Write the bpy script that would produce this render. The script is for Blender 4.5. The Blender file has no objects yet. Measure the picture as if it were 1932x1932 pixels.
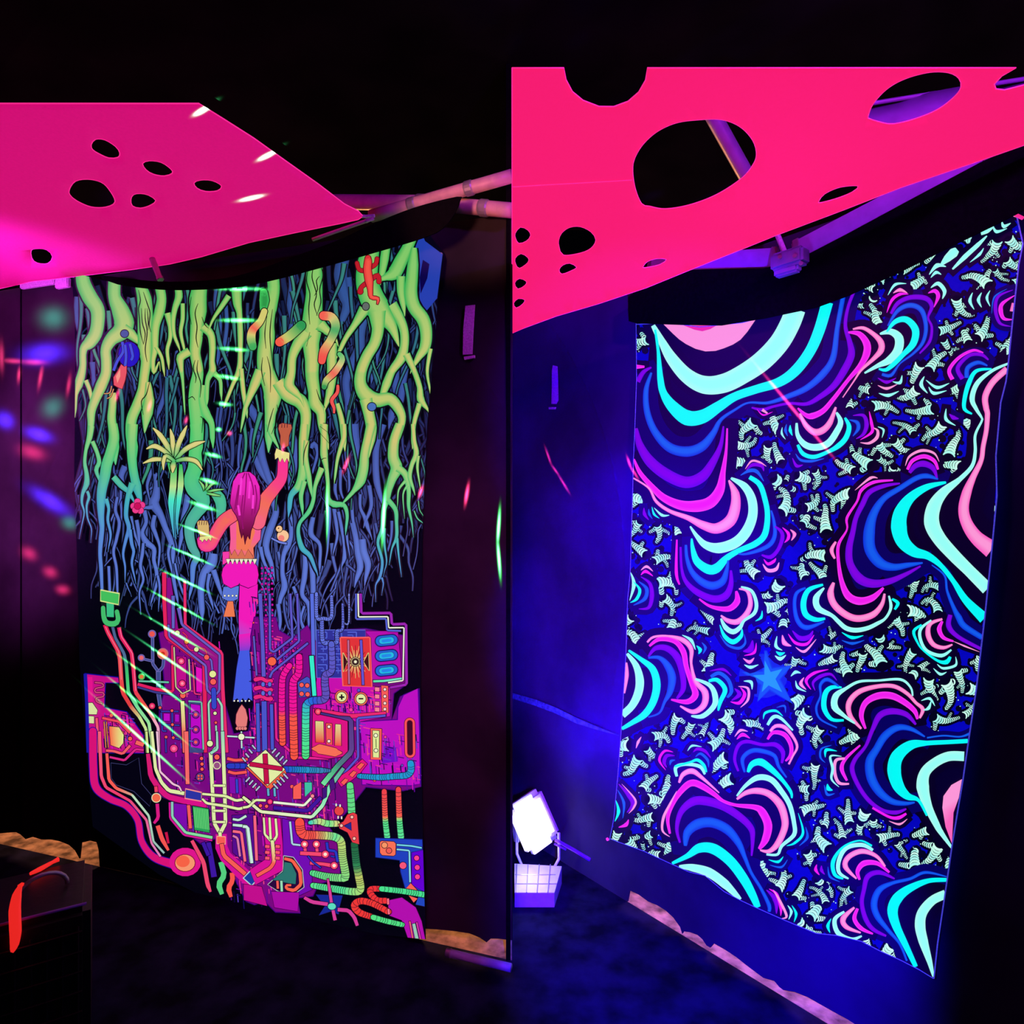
import bpy, bmesh, math, random
from mathutils import Vector, Matrix, noise
from mathutils.geometry import tessellate_polygon
sc = bpy.context.scene
COL = sc.collection

# ------------------------------------------------------------------ camera
FPX = 1257.0                      # focal length in pixels of the 1932 px frame
EYE = Vector((0.0, 0.0, 1.5))
cam = bpy.data.cameras.new('camera')
cam.sensor_width = 36.0
cam.lens = 36.0 * FPX / 1932.0
cam.clip_start = 0.02
camo = bpy.data.objects.new('camera', cam)
camo.location = EYE
camo.rotation_euler = (math.pi / 2, 0, 0)
COL.objects.link(camo)
sc.camera = camo

# ------------------------------------------------------------------ world, exposure
w = bpy.data.worlds.new('night')
w.use_nodes = True
w.node_tree.nodes['Background'].inputs[0].default_value = (0.010, 0.010, 0.03, 1)
w.node_tree.nodes['Background'].inputs[1].default_value = 0.02
sc.world = w
sc.view_settings.view_transform = 'Standard'
sc.view_settings.look = 'None'
sc.view_settings.gamma = 1.0
sc.view_settings.use_curve_mapping = False
sc.view_settings.exposure = 0.0
sc.cycles.max_bounces = 4

# ------------------------------------------------------------------ planes of the place
class Plane:
    def __init__(s, n, d):
        n = Vector(n); l = n.length
        s.n = n / l; s.d = d / l
    def at(s, px, py, off=0.0):           # the point of the plane (moved off metres towards the room) seen at a photo pixel
        v = Vector(((px - 966) / FPX, 1.0, (966 - py) / FPX))
        return EYE + v * ((s.d - off - s.n.dot(EYE)) / s.n.dot(v))
    def toward(s, p, off):
        return p - s.n * off
WL = Plane((0.3383, 1.0, 0.0), 2.2287)    # canvas wall of the first bay
WR = Plane((1.274, 1.0, 0.0), 3.132)      # canvas wall of the second bay
SL = Plane((0.015, 0.02, 1.0), 2.53)      # pink sail, first bay
SR = Plane((0.148, 0.233, 1.0), 2.85)     # pink sail, second bay

def lin(c):
    return tuple(((x / 255) / 12.92 if x / 255 <= 0.04045 else ((x / 255 + 0.055) / 1.055) ** 2.4) for x in c[:3]) + (1.0,)

# ------------------------------------------------------------------ lights
def lamp(name, kind, loc, power, col, target=None, size=0.1, angle=90, blend=0.6, sizey=None):
    l = bpy.data.lights.new(name, kind)
    l.energy = power; l.color = col
    if kind == 'SPOT':
        l.spot_size = math.radians(angle); l.spot_blend = blend; l.shadow_soft_size = size
    elif kind == 'AREA':
        l.size = size
        if sizey: l.shape = 'RECTANGLE'; l.size_y = sizey
    else:
        l.shadow_soft_size = size
    o = bpy.data.objects.new(name, l)
    o.location = loc
    if target is not None:
        o.rotation_euler = (Vector(target) - Vector(loc)).to_track_quat('-Z', 'Y').to_euler()
    COL.objects.link(o)
    return o

def laser(name, loc, aim, dashes, col, power, k=3.0, angle=130):
    """a projector whose beam is a set of dashes: (start point, end point, half width in metres) on real surfaces"""
    loc = Vector(loc)
    o = lamp(name, 'SPOT', loc, power, col, aim, 0.0, angle, 0.05)
    n = (Vector(aim) - loc).normalized()
    u = n.cross(Vector((0, 0, 1))).normalized(); v = u.cross(n)
    l = o.data; l.use_nodes = True
    T = l.node_tree; N = T.nodes; L = T.links
    em = [x for x in N if x.type == 'EMISSION'][0]
    g = N.new('ShaderNodeNewGeometry')
    def dot(a):
        d = N.new('ShaderNodeVectorMath'); d.operation = 'DOT_PRODUCT'
        L.new(g.outputs['Incoming'], d.inputs[0]); d.inputs[1].default_value = a
        return d.outputs['Value']
    a, b, c = dot(u), dot(v), dot(n)
    def div(x, y):
        m = N.new('ShaderNodeMath'); m.operation = 'DIVIDE'
        L.new(x, m.inputs[0]); L.new(y, m.inputs[1]); return m.outputs[0]
    cb = N.new('ShaderNodeCombineXYZ')
    L.new(div(a, c), cb.inputs[0]); L.new(div(b, c), cb.inputs[1])
    cur = None
    for p, q, hw in dashes:
        P = []
        for s in (p, q):
            d = s - loc; P.append(Vector((d.dot(u) / d.dot(n), d.dot(v) / d.dot(n))))
        m = (P[0] + P[1]) / 2; e = P[1] - P[0]
        dist = ((p + q) / 2 - loc).dot(n)
        hl = max(e.length / 2, 1e-4) * 1.05 + hw / dist; ww = hw / dist
        mp = N.new('ShaderNodeMapping'); mp.vector_type = 'TEXTURE'
        mp.inputs['Location'].default_value = (m.x, m.y, 0)
        mp.inputs['Rotation'].default_value = (0, 0, math.atan2(e.y, e.x))
        mp.inputs['Scale'].default_value = (hl, ww, 1)
        L.new(cb.outputs[0], mp.inputs['Vector'])
        dp = N.new('ShaderNodeVectorMath'); dp.operation = 'DOT_PRODUCT'
        L.new(mp.outputs[0], dp.inputs[0]); L.new(mp.outputs[0], dp.inputs[1])
        out = dp.outputs['Value']
        if cur is not None:
            mm = N.new('ShaderNodeMath'); mm.operation = 'MINIMUM'
            L.new(cur, mm.inputs[0]); L.new(out, mm.inputs[1]); out = mm.outputs[0]
        cur = out
    x = N.new('ShaderNodeMath'); x.operation = 'MULTIPLY'; x.inputs[1].default_value = -k
    L.new(cur, x.inputs[0])
    ex = N.new('ShaderNodeMath'); ex.operation = 'EXPONENT'; L.new(x.outputs[0], ex.inputs[0])
    L.new(ex.outputs[0], em.inputs['Strength'])
    return o

def wl(x, y): return WL.at(x, y, 0.03)
def wr(x, y): return WR.at(x, y, 0.03)
def seg(f, x0, y0, x1, y1, hw): return (f(x0, y0), f(x1, y1), hw)

# ultraviolet flood on the floor of the second bay (its housing is built below)
lamp('flood_lamp_light', 'SPOT', (0.10, 2.40, 0.40), 34, (0.06, 0.0, 1.0), (0.35, 2.62, 1.0), 0.06, 165, 0.9)
lamp('blue_fill_light', 'SPOT', (0.15, 0.60, 1.20), 900, (0.02, 0.0, 1.0), (0.60, 2.75, 1.05), 0.03, 42, 0.6)  # this and the next two: unseen blue fills added for the canvas
lamp('blue_fill_light_upper', 'SPOT', (0.15, 0.60, 1.25), 380, (0.05, 0.0, 1.0), (0.62, 2.75, 1.95), 0.03, 42, 0.6)
lamp('blue_fill_light_lower', 'SPOT', (0.15, 0.60, 1.15), 600, (0.02, 0.0, 1.0), (0.72, 2.60, 0.05), 0.03, 46, 0.6)
# coloured party lamps beside the first bay, then an added purple fill
lamp('violet_lamp', 'SPOT', (-1.95, 2.05, 1.95), 60, (0.80, 0.06, 1.0), (-2.05, 2.85, 2.45), 0.08, 100, 0.9)
lamp('magenta_wash', 'SPOT', (-2.3, 0.9, 1.9), 420, (0.72, 0.07, 0.85), (-2.15, 2.95, 1.55), 0.15, 34, 0.9)
lamp('dim_purple_wash', 'SPOT', (-0.2, 0.3, 1.9), 95, (0.95, 0.10, 0.80), (-0.15, 2.2, 1.0), 0.2, 55, 1.0)  # unseen fill added to lift the dim wall and its strap
# added warm fill for the roof tubes; warm lamps behind the canvas, seen under the hem
lamp('warm_tube_fill', 'SPOT', (-0.35, 1.55, 2.30), 16, (1.0, 0.30, 0.24), (-0.16, 2.15, 2.49), 0.04, 42, 0.6)
lamp('warm_lamp_outside', 'AREA', (-0.9, 5.2, 1.9), 130, (1.0, 0.42, 0.16), (-1.1, 2.8, 0.0), 0.8)
lamp('warm_lamp_outside_bay', 'AREA', (2.6, 3.6, 1.7), 75, (1.0, 0.38, 0.42), (0.9, 2.2, 0.0), 0.8)
# laser projectors standing behind the visitor
green = []
for a in [(420,545,492,545),(422,604,478,604),(420,657,462,660),(415,709,447,714),(413,761,432,763),(412,810,414,810),
          (393,856,412,861),(383,904,407,911),(364,948,403,961),(347,992,400,1012),(330,1035,395,1063),(313,1079,387,1114),
          (290,1117,382,1167),(272,1160,375,1220),(255,1201,363,1274),(233,1242,352,1330),(217,1287,340,1390),(197,1330,335,1455)]:
    green.append(seg(wl, *a, 0.0085 if a[1] < 960 else 0.0055))
green += [seg(wl, 942,964,938,1025,0.006), seg(wl, 938,1022,943,1086,0.006), seg(wl, 618,925,617,1005,0.007), seg(wl, 727,930,722,1020,0.007)]
def sl(x, y): return SL.at(x, y)
def rp(x, y):                                   # point on the roof canvas
    return EYE + Vector(((x - 966) / FPX, 1, (966 - y) / FPX)) * ((3.13 - 0.0978 * 1.2 - 1.5) / ((966 - y) / FPX + 0.0978))
green += [seg(sl, 455,378,494,369,0.007)]
green += [(rp(503,291), rp(530,277), 0.008), (rp(384,204), rp(407,191), 0.008)]
laser('green_laser', (-0.10, 0.02, 1.44), (-0.8, 2.5, 1.6), green, (0.08, 1.0, 0.17), 110000)
red = [seg(wl, *a) for a in [(218,757,225,735,0.009),(280,775,285,757,0.009),(350,797,353,788,0.008),(433,818,434,817,0.010),(534,853,536,838,0.008),
       (648,890,658,864,0.008),(791,936,797,919,0.008),(877,951,883,914,0.008),(126,748,132,707,0.011),(37,692,34,722,0.011),(80,688,72,735,0.011),(2,645,3,705,0.014),(2,680,50,683,0.016),(42,683,84,684,0.018)]]
laser('red_laser', (-0.10, 0.02, 1.46), (-0.9, 2.5, 1.5), red, (1.0, 0.05, 0.2), 26000)
red2 = [seg(wr, *a) for a in [(1029,843,1042,880,0.006),(1041,877,1056,898,0.006),(1053,894,1076,932,0.006),(1184,862,1192,885,0.006),
        (1190,880,1205,905,0.006),(1428,690,1580,872,0.006)]]
laser('red_laser_second', (0.12, 0.02, 1.45), (0.9, 2.3, 1.4), red2, (1.0, 0.03, 0.26), 15000)
blobs_r = [seg(wl, *a) for a in [(40,850,72,858,0.045),(45,1042,55,1048,0.04),(85,1078,95,1082,0.035),(108,1112,120,1114,0.03)]]
laser('red_disco_lamp', (-1.0, 0.3, 1.4), (-1.6, 2.7, 1.5), blobs_r, (1.0, 0.04, 0.20), 9000)
blobs_b = [seg(wl, *a) for a in [(45,670,110,665,0.06),(50,815,85,825,0.04),(55,925,120,965,0.045),(0,790,8,795,0.05)]]
laser('blue_disco_lamp', (-1.1, 0.3, 1.5), (-1.6, 2.7, 1.5), blobs_b, (0.06, 0.02, 1.0), 24000)
blobs_g = [seg(wl, *a) for a in [(88,772,100,765,0.06),(120,985,130,988,0.04),(85,602,105,600,0.07)]]
laser('mint_disco_lamp', (-1.2, 0.3, 1.5), (-1.6, 2.7, 1.5), blobs_g, (0.05, 1.0, 0.62), 3200)

# ------------------------------------------------------------------ materials
def mat(name, col, rough=0.8, metal=0.0, noise_amt=0.0, scale=30, emit=None, bump=0.0, col2=None):
    m = bpy.data.materials.new(name); m.use_nodes = True
    T = m.node_tree; N = T.nodes; L = T.links
    b = N['Principled BSDF']
    b.inputs['Roughness'].default_value = rough; b.inputs['Metallic'].default_value = metal
    b.inputs['Base Color'].default_value = col if len(col) == 4 else tuple(col) + (1,)
    if noise_amt or bump:
        tc = N.new('ShaderNodeTexCoord'); nz = N.new('ShaderNodeTexNoise')
        nz.inputs['Scale'].default_value = scale; nz.inputs['Detail'].default_value = 5
        L.new(tc.outputs['Object'], nz.inputs['Vector'])
        if noise_amt:
            r = N.new('ShaderNodeValToRGB')
            c = b.inputs['Base Color'].default_value[:]
            lo = tuple(x * (1 - noise_amt) for x in c[:3]) + (1,)
            hi = (tuple(col2) + (1,)) if col2 else tuple(min(1, x * (1 + noise_amt)) for x in c[:3]) + (1,)
            r.color_ramp.elements[0].color = lo; r.color_ramp.elements[0].position = 0.35
            r.color_ramp.elements[1].color = hi; r.color_ramp.elements[1].position = 0.65
            L.new(nz.outputs['Fac'], r.inputs[0]); L.new(r.outputs[0], b.inputs['Base Color'])
        if bump:
            bp = N.new('ShaderNodeBump'); bp.inputs['Strength'].default_value = bump; bp.inputs['Distance'].default_value = 0.01
            L.new(nz.outputs['Fac'], bp.inputs['Height']); L.new(bp.outputs[0], b.inputs['Normal'])
    if emit:
        b.inputs['Emission Color'].default_value = emit[0]; b.inputs['Emission Strength'].default_value = emit[1]
    return m

ink = bpy.data.materials.new('fluorescent_print_ink'); ink.use_nodes = True
T = ink.node_tree; N = T.nodes; L = T.links
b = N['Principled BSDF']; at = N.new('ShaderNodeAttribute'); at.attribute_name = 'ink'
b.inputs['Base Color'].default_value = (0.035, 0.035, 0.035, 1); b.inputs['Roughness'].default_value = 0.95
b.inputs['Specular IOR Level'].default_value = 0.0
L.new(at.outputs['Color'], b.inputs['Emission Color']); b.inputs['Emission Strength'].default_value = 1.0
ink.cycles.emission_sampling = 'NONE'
def cloth(name, col, rough=0.95, n=0.3, s=60, bump=0.3, emit=None):
    m = mat(name, col, rough, 0, n, s, emit, bump)
    m.node_tree.nodes['Principled BSDF'].inputs['Specular IOR Level'].default_value = 0.0
    return m
M_wall_l = cloth('dark_canvas', (0.030, 0.026, 0.030), 0.95, 0.35, 3.0, 0.25)
M_wall_r = cloth('blue_lit_canvas', (0.05, 0.04, 0.09), 0.95, 0.30, 2.5, 0.25)  # blue of the lamp light is partly put into the canvas colour
M_black = cloth('black_cloth', (0.004, 0.004, 0.005), 0.95, 0.2, 80, 0.2)
M_roof = cloth('dark_roof_canvas', (0.0035, 0.0035, 0.006), 0.95, 0.3, 4)
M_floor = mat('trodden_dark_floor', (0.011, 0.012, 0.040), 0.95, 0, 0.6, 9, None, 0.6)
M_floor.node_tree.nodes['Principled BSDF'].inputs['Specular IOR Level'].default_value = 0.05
M_ground = mat('sandy_ground', (0.40, 0.27, 0.20), 0.95, 0, 0.7, 16, None, 0.8)
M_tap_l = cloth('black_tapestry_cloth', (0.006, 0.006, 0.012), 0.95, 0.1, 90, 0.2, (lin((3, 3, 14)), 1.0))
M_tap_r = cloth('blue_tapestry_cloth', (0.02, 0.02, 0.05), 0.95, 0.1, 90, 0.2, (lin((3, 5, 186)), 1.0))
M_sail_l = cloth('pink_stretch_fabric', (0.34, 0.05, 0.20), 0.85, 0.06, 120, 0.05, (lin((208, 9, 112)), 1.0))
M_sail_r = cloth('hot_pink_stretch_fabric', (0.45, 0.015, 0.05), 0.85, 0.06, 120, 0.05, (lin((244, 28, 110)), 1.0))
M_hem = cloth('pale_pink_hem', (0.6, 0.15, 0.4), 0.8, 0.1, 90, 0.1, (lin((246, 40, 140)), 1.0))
M_tube_red = mat('warm_tinted_tube', (0.62, 0.42, 0.42), 0.35, 0.0, 0.15, 20, None, 0.05)  # warm light partly put into the tube colour as pink
M_tube_vio = mat('violet_tube', (0.40, 0.36, 0.62), 0.35, 0.0, 0.1, 20, None, 0.05)
M_steel = mat('brushed_steel', (0.45, 0.45, 0.5), 0.35, 0.6, 0.1, 40, None, 0.05)
M_strap = cloth('white_webbing', (0.75, 0.70, 0.72), 0.9, 0.15, 160, 0.3)
M_white = mat('white_plastic', (0.75, 0.75, 0.78), 0.4, 0, 0.05, 30)
M_glow = mat('lamp_lens', (0.9, 0.9, 1.0), 0.3, 0, 0, 10, ((0.55, 0.5, 1.0, 1), 3.0))
M_dark = mat('black_plastic', (0.012, 0.012, 0.014), 0.4, 0, 0.2, 40, None, 0.1)
M_redled = mat('red_light_strip', (0.5, 0.02, 0.02), 0.5, 0, 0.0, 10, (lin((232, 38, 34)), 1.0))
M_violetled = mat('violet_cable', (0.3, 0.05, 0.6), 0.4, 0, 0.1, 10)

# ------------------------------------------------------------------ object helpers
def tag(o, label=None, cat=None, group=None, kind=None):
    if label: o['label'] = label
    if cat: o['category'] = cat
    if group: o['group'] = group
    if kind: o['kind'] = kind
    return o
def empty(name, loc=(0, 0, 0)):
    o = bpy.data.objects.new(name, None); o.location = loc; o.empty_display_size = 0.05
    COL.objects.link(o); return o
def mesh_obj(name, verts, faces, m, parent=None, smooth=False):
    me = bpy.data.meshes.new(name)
    if parent is not None:
        off = Vector(parent.get('_org', (0, 0, 0))); verts = [Vector(v) - off for v in verts]
    me.from_pydata([tuple(v) for v in verts], [], faces); me.update()
    if smooth:
        for p in me.polygons: p.use_smooth = True
    me.materials.append(m)
    o = bpy.data.objects.new(name, me); COL.objects.link(o)
    if parent is not None: o.parent = parent
    return o
def root(name, loc):
    o = empty(name, loc); o['_org'] = tuple(loc); return o
def clean(o):
    if '_org' in o: del o['_org']
def bm_obj(name, bm, m, parent=None, smooth=False):
    bmesh.ops.recalc_face_normals(bm, faces=bm.faces)
    v = [x.co.copy() for x in bm.verts]; bm.verts.index_update()
    f = [[x.index for x in y.verts] for y in bm.faces]
    bm.free()
    return mesh_obj(name, v, f, m, parent, smooth)
def box_bm(bm, c, sx, sy, sz, rot=None, bev=0.0):
    r = bmesh.ops.create_cube(bm, size=1.0)
    vs = r['verts']
    bmesh.ops.scale(bm, vec=(sx, sy, sz), verts=vs)
    if bev:
        e = list({ed for v in vs for ed in v.link_edges})
        rr = bmesh.ops.bevel(bm, geom=e, offset=bev, segments=2, affect='EDGES')
        vs = list({v for f in rr['faces'] for v in f.verts} | {v for v in vs if v.is_valid})
        seen = set(vs); st = list(vs)
        while st:
            x = st.pop()
            for ed in x.link_edges:
                y = ed.other_vert(x)
                if y not in seen: seen.add(y); st.append(y)
        vs = list(seen)
    if rot is not None: bmesh.ops.rotate(bm, cent=(0, 0, 0), matrix=rot, verts=vs)
    bmesh.ops.translate(bm, vec=c, verts=vs)
    return vs
def sweep(path, radii, n=12, closed=False):
    """round tube along 3D points"""
    V = []; F = []
    P = [Vector(p) for p in path]; prev = None
    for i, p in enumerate(P):
        d = (P[min(i + 1, len(P) - 1)] - P[max(i - 1, 0)]).normalized()
        if prev is None:
            a = d.orthogonal().normalized()
        else:
            a = (prev - d * prev.dot(d)).normalized()
        prev = a; b_ = d.cross(a)
        r = radii[i] if isinstance(radii, (list, tuple)) else radii
        for k in range(n):
            t = 2 * math.pi * k / n
            V.append(p + (a * math.cos(t) + b_ * math.sin(t)) * r)
    for i in range(len(P) - 1):
        for k in range(n):
            F.append((i * n + k, i * n + (k + 1) % n, (i + 1) * n + (k + 1) % n, (i + 1) * n + k))
    F.append(tuple(range(n - 1, -1, -1))); F.append(tuple((len(P) - 1) * n + k for k in range(n)))
    return V, F
def tube_thing(name, label, cat, a, b_, r, m, group=None, collars=(0.0, 1.0)):
    a = Vector(a); b_ = Vector(b_); t = root(name, a)
    V, F = sweep([a.lerp(b_, k / 6) for k in range(7)], r, 16)
    tb = mesh_obj('tube', V, F, m, t, True)
    for c in collars:
        d = (b_ - a).normalized(); p = a.lerp(b_, 0.02 + 0.96 * c)
        V, F = sweep([p - d * r * 0.7, p - d * r * 0.5, p + d * r * 0.5, p + d * r * 0.7], [r * 1.02, r * 1.14, r * 1.14, r * 1.02], 16)
        mesh_obj('collar', V, F, M_steel, t).parent = tb
    tag(t, label, cat, group); clean(t); return t
def panel(name, poly, off, thick, plane, m, parent=None, holes=()):
    """a cloth panel of real thickness whose outline (photo pixels) lies on a plane of the room"""
    loops = [[plane.at(x, y, off) for x, y in poly]] + [[plane.at(x, y, off) for x, y in h] for h in holes]
    flat = [p for l in loops for p in l]
    tri = tessellate_polygon(loops)
    n = len(flat)
    V = flat + [plane.toward(p, -thick) for p in flat]
    F = [tuple(t) for t in tri] + [tuple(n + i for i in reversed(t)) for t in tri]
    k = 0
    for l in loops:
        for i in range(len(l)):
            j = (i + 1) % len(l)
            F.append((k + i, k + j, n + k + j, n + k + i))
        k += len(l)
    o = mesh_obj(name, V, F, m, parent)
    bm = bmesh.new(); bm.from_mesh(o.data); bmesh.ops.recalc_face_normals(bm, faces=bm.faces); bm.to_mesh(o.data); bm.free()
    return o

# ------------------------------------------------------------------ print engine: inks laid on a cloth
def spline(pts, step=5.0):
    """Catmull-Rom through (x, y, w) points"""
    if len(pts) < 3: 
        (x0, y0, w0), (x1, y1, w1) = pts
        n = max(2, int(math.hypot(x1 - x0, y1 - y0) / (step * 3)) + 1)
        return [(x0 + (x1 - x0) * i / n, y0 + (y1 - y0) * i / n, w0 + (w1 - w0) * i / n) for i in range(n + 1)]
    out = []
    for i in range(len(pts) - 1):
        p0 = pts[max(i - 1, 0)]; p1 = pts[i]; p2 = pts[i + 1]; p3 = pts[min(i + 2, len(pts) - 1)]
        n = max(2, int(math.hypot(p2[0] - p1[0], p2[1] - p1[1]) / step) + 1)
        for k in range(n):
            t = k / n
            q = []
            for c in range(2):
                a, b_, c_, d = p0[c], p1[c], p2[c], p3[c]
                q.append(0.5 * (2 * b_ + (c_ - a) * t + (2 * a - 5 * b_ + 4 * c_ - d) * t * t + (3 * b_ - a - 3 * c_ + d) * t ** 3))
            q.append(p1[2] + (p2[2] - p1[2]) * t)
            out.append(tuple(q))
    out.append(tuple(pts[-1]))
    return out
def mixc(a, b_, t): return tuple(a[i] + (b_[i] - a[i]) * t for i in range(3))
def ramp(c, t):
    """colour or list of (pos, colour)"""
    if not isinstance(c, list): return c
    if t <= c[0][0]: return c[0][1]
    for (p0, a), (p1, b_) in zip(c, c[1:]):
        if t <= p1: return mixc(a, b_, (t - p0) / (p1 - p0 + 1e-9))
    return c[-1][1]
class Print:
    EPS = 2.2e-5
    def __init__(s, plane, off, clamp):
        s.plane = plane; s.off = off; s.clamp = clamp; s.layer = 0
        s.reset()
    def reset(s): s.V = []; s.F = []; s.C = []
    def up(s): s.layer += 1
    def v(s, x, y, c):
        x, y = s.clamp(x, y)
        s.V.append(s.plane.at(x, y, s.off + s.layer * s.EPS)); s.C.append(c); return len(s.V) - 1
    def strip(s, pts, cc, ce=None, grow=0.0, ends=True, colf=None):
        """ribbon along spline points; cc centre colour, ce edge colour (colours may be ramps along the length)"""
        n = len(pts); rows = []
        if ce is None: us = (-1, 1)
        else: us = (-1, -0.45, 0.2, 1)
        for i, (x, y, w_) in enumerate(pts):
            a = pts[max(i - 1, 0)]; b_ = pts[min(i + 1, n - 1)]
            dx, dy = b_[0] - a[0], b_[1] - a[1]; l = math.hypot(dx, dy) or 1.0
            nx, ny = -dy / l, dx / l
            ex = 0.0
            h = w_ / 2 + grow; t = i / (n - 1)
            gx = gy = 0
            if grow and ends and (i == 0 or i == n - 1):
                sgn = -1 if i == 0 else 1; gx = dx / l * grow * sgn; gy = dy / l * grow * sgn
            row = []
            for u in us:
                if colf: c = colf(x, y, u)
                else: c = ramp(cc, t) if (ce is None or abs(u) < 0.9) else ramp(ce, t)
                row.append(s.v(x + nx * h * u + gx, y + ny * h * u + gy, c))
            rows.append(row)
        for r, q in zip(rows, rows[1:]):
            for k in range(len(us) - 1):
                s.F.append((r[k], r[k + 1], q[k + 1], q[k]))
    def stroke(s, pts, cc, ce=None, line=1.2, lc=(3, 3, 14), step=5.0, colf=None, cap=True):
        P = spline(pts, step) if len(pts) > 1 else pts
        if line > 0:
            s.up(); s.strip(P, lc, None, line, cap)
            if cap:
                for q in (P[0], P[-1]):
                    if q[2] > 5: s.disc(q[0], q[1], q[2] / 2 + line, lc)
        s.up(); s.strip(P, cc, ce, 0, colf=colf)
        if cap and colf is None:
            for q, t in ((P[0], 0), (P[-1], 1)):
                if q[2] > 5: s.disc(q[0], q[1], q[2] / 2, ramp(ce if ce else cc, t))
        return P
    def lines(s, pts, cc, line=1.0, lc=(3, 3, 14), ce=None):
        """straight-segment trace with mitred corners (points may carry widths)"""
        P = []
        for i in range(len(pts)):
            x, y, w_ = pts[i]
            if 0 < i < len(pts) - 1:
                ax, ay = x - pts[i - 1][0], y - pts[i - 1][1]; bx, by = pts[i + 1][0] - x, pts[i + 1][1] - y
                la = math.hypot(ax, ay) or 1; lb = math.hypot(bx, by) or 1
                d = min(w_ * 0.45, la * 0.4, lb * 0.4)
                P.append((x - ax / la * d, y - ay / la * d, w_)); P.append((x + bx / lb * d, y + by / lb * d, w_))
            else: P.append((x, y, w_))
        Q = []
        for (x0, y0, w0), (x1, y1, w1) in zip(P, P[1:]):
            n = max(1, int(math.hypot(x1 - x0, y1 - y0) / 18))
            for k in range(n): Q.append((x0 + (x1 - x0) * k / n, y0 + (y1 - y0) * k / n, w0 + (w1 - w0) * k / n))
        Q.append(P[-1])
        if line > 0: s.up(); s.strip(Q, lc, None, line)
        s.up(); s.strip(Q, cc, ce, 0)
        return Q
    def poly(s, pts, c, line=0, lc=(3, 3, 14), grad=None, smooth=False):
        if smooth:
            pp = [(x, y, 0) for x, y in pts]; pp = pp[-2:] + pp + pp[:2]
            q = spline(pp, 5.0); n = len(q)
            # cut the overlap back to one turn
            a = min(range(n // 2), key=lambda i: (q[i][0] - pts[0][0]) ** 2 + (q[i][1] - pts[0][1]) ** 2)
            b_ = max(range(n // 2, n), key=lambda i: -((q[i][0] - pts[0][0]) ** 2 + (q[i][1] - pts[0][1]) ** 2))
            pts = [(x, y) for x, y, _ in q[a:b_]]
        if line:
            s.up(); s.strip([(x, y, line * 2) for x, y in list(pts) + [pts[0], pts[1]]], lc)
        s.up()
        tri = tessellate_polygon([[Vector((x, y, 0)) for x, y in pts]])
        base = [s.v(x, y, grad(x, y) if grad else c) for x, y in pts]
        for t in tri: s.F.append(tuple(base[i] for i in t))
    def disc(s, x, y, r, c, ry=None, n=None):
        ry = ry or r; n = n or (18 if r > 6 else 12)
        ct = s.v(x, y, c); ring = [s.v(x + r * math.cos(2 * math.pi * k / n), y + ry * math.sin(2 * math.pi * k / n), c) for k in range(n)]
        for k in range(n): s.F.append((ct, ring[k], ring[(k + 1) % n]))
    def dot(s, x, y, r, c, line=1.2, lc=(3, 3, 14), ring=None):
        s.up(); s.disc(x, y, r + line, lc)
        s.up(); s.disc(x, y, r, c)
        if ring: s.up(); s.disc(x, y, r * 0.5, ring)
    def hose(s, pts, cc, line=1.2, gap=5.0, rib=None, step=4.0):
        P = s.stroke(pts, cc, None, line, step=step)
        s.up(); acc = 0; n = len(P)
        for i in range(1, n):
            dx, dy = P[i][0] - P[i - 1][0], P[i][1] - P[i - 1][1]; l = math.hypot(dx, dy); acc += l
            if acc >= gap and l > 0:
                acc = 0; x, y, w_ = P[i]; h = w_ / 2
                c = mixc(ramp(cc, i / n), (10, 0, 30), 0.62) if rib is None else rib
                s.strip([(x - dy / l * h, y + dx / l * h, 1.1), (x + dx / l * 1.6, y + dy / l * 1.6, 1.1), (x + dy / l * h, y - dx / l * h, 1.1)], c)
    def build(s, name, parent):
        me = bpy.data.meshes.new(name)
        off = Vector(parent['_org'])
        me.from_pydata([tuple(p - off) for p in s.V], [], s.F); me.update()
        ca = me.color_attributes.new('ink', 'FLOAT_COLOR', 'POINT')
        buf = []
        cache = {}
        for c in s.C:
            k = tuple(int(x) for x in c)
            if k not in cache: cache[k] = lin(k)
            buf.extend(cache[k])
        ca.data.foreach_set('color', buf)
        me.materials.append(ink)
        o = bpy.data.objects.new(name, me); COL.objects.link(o); o.parent = parent
        s.reset(); return o
def interp(tab, x):
    if x <= tab[0][0]: return tab[0][1]
    for (a, p), (b_, q) in zip(tab, tab[1:]):
        if x <= b_: return p + (q - p) * (x - a) / (b_ - a)
    return tab[-1][1]

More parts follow.
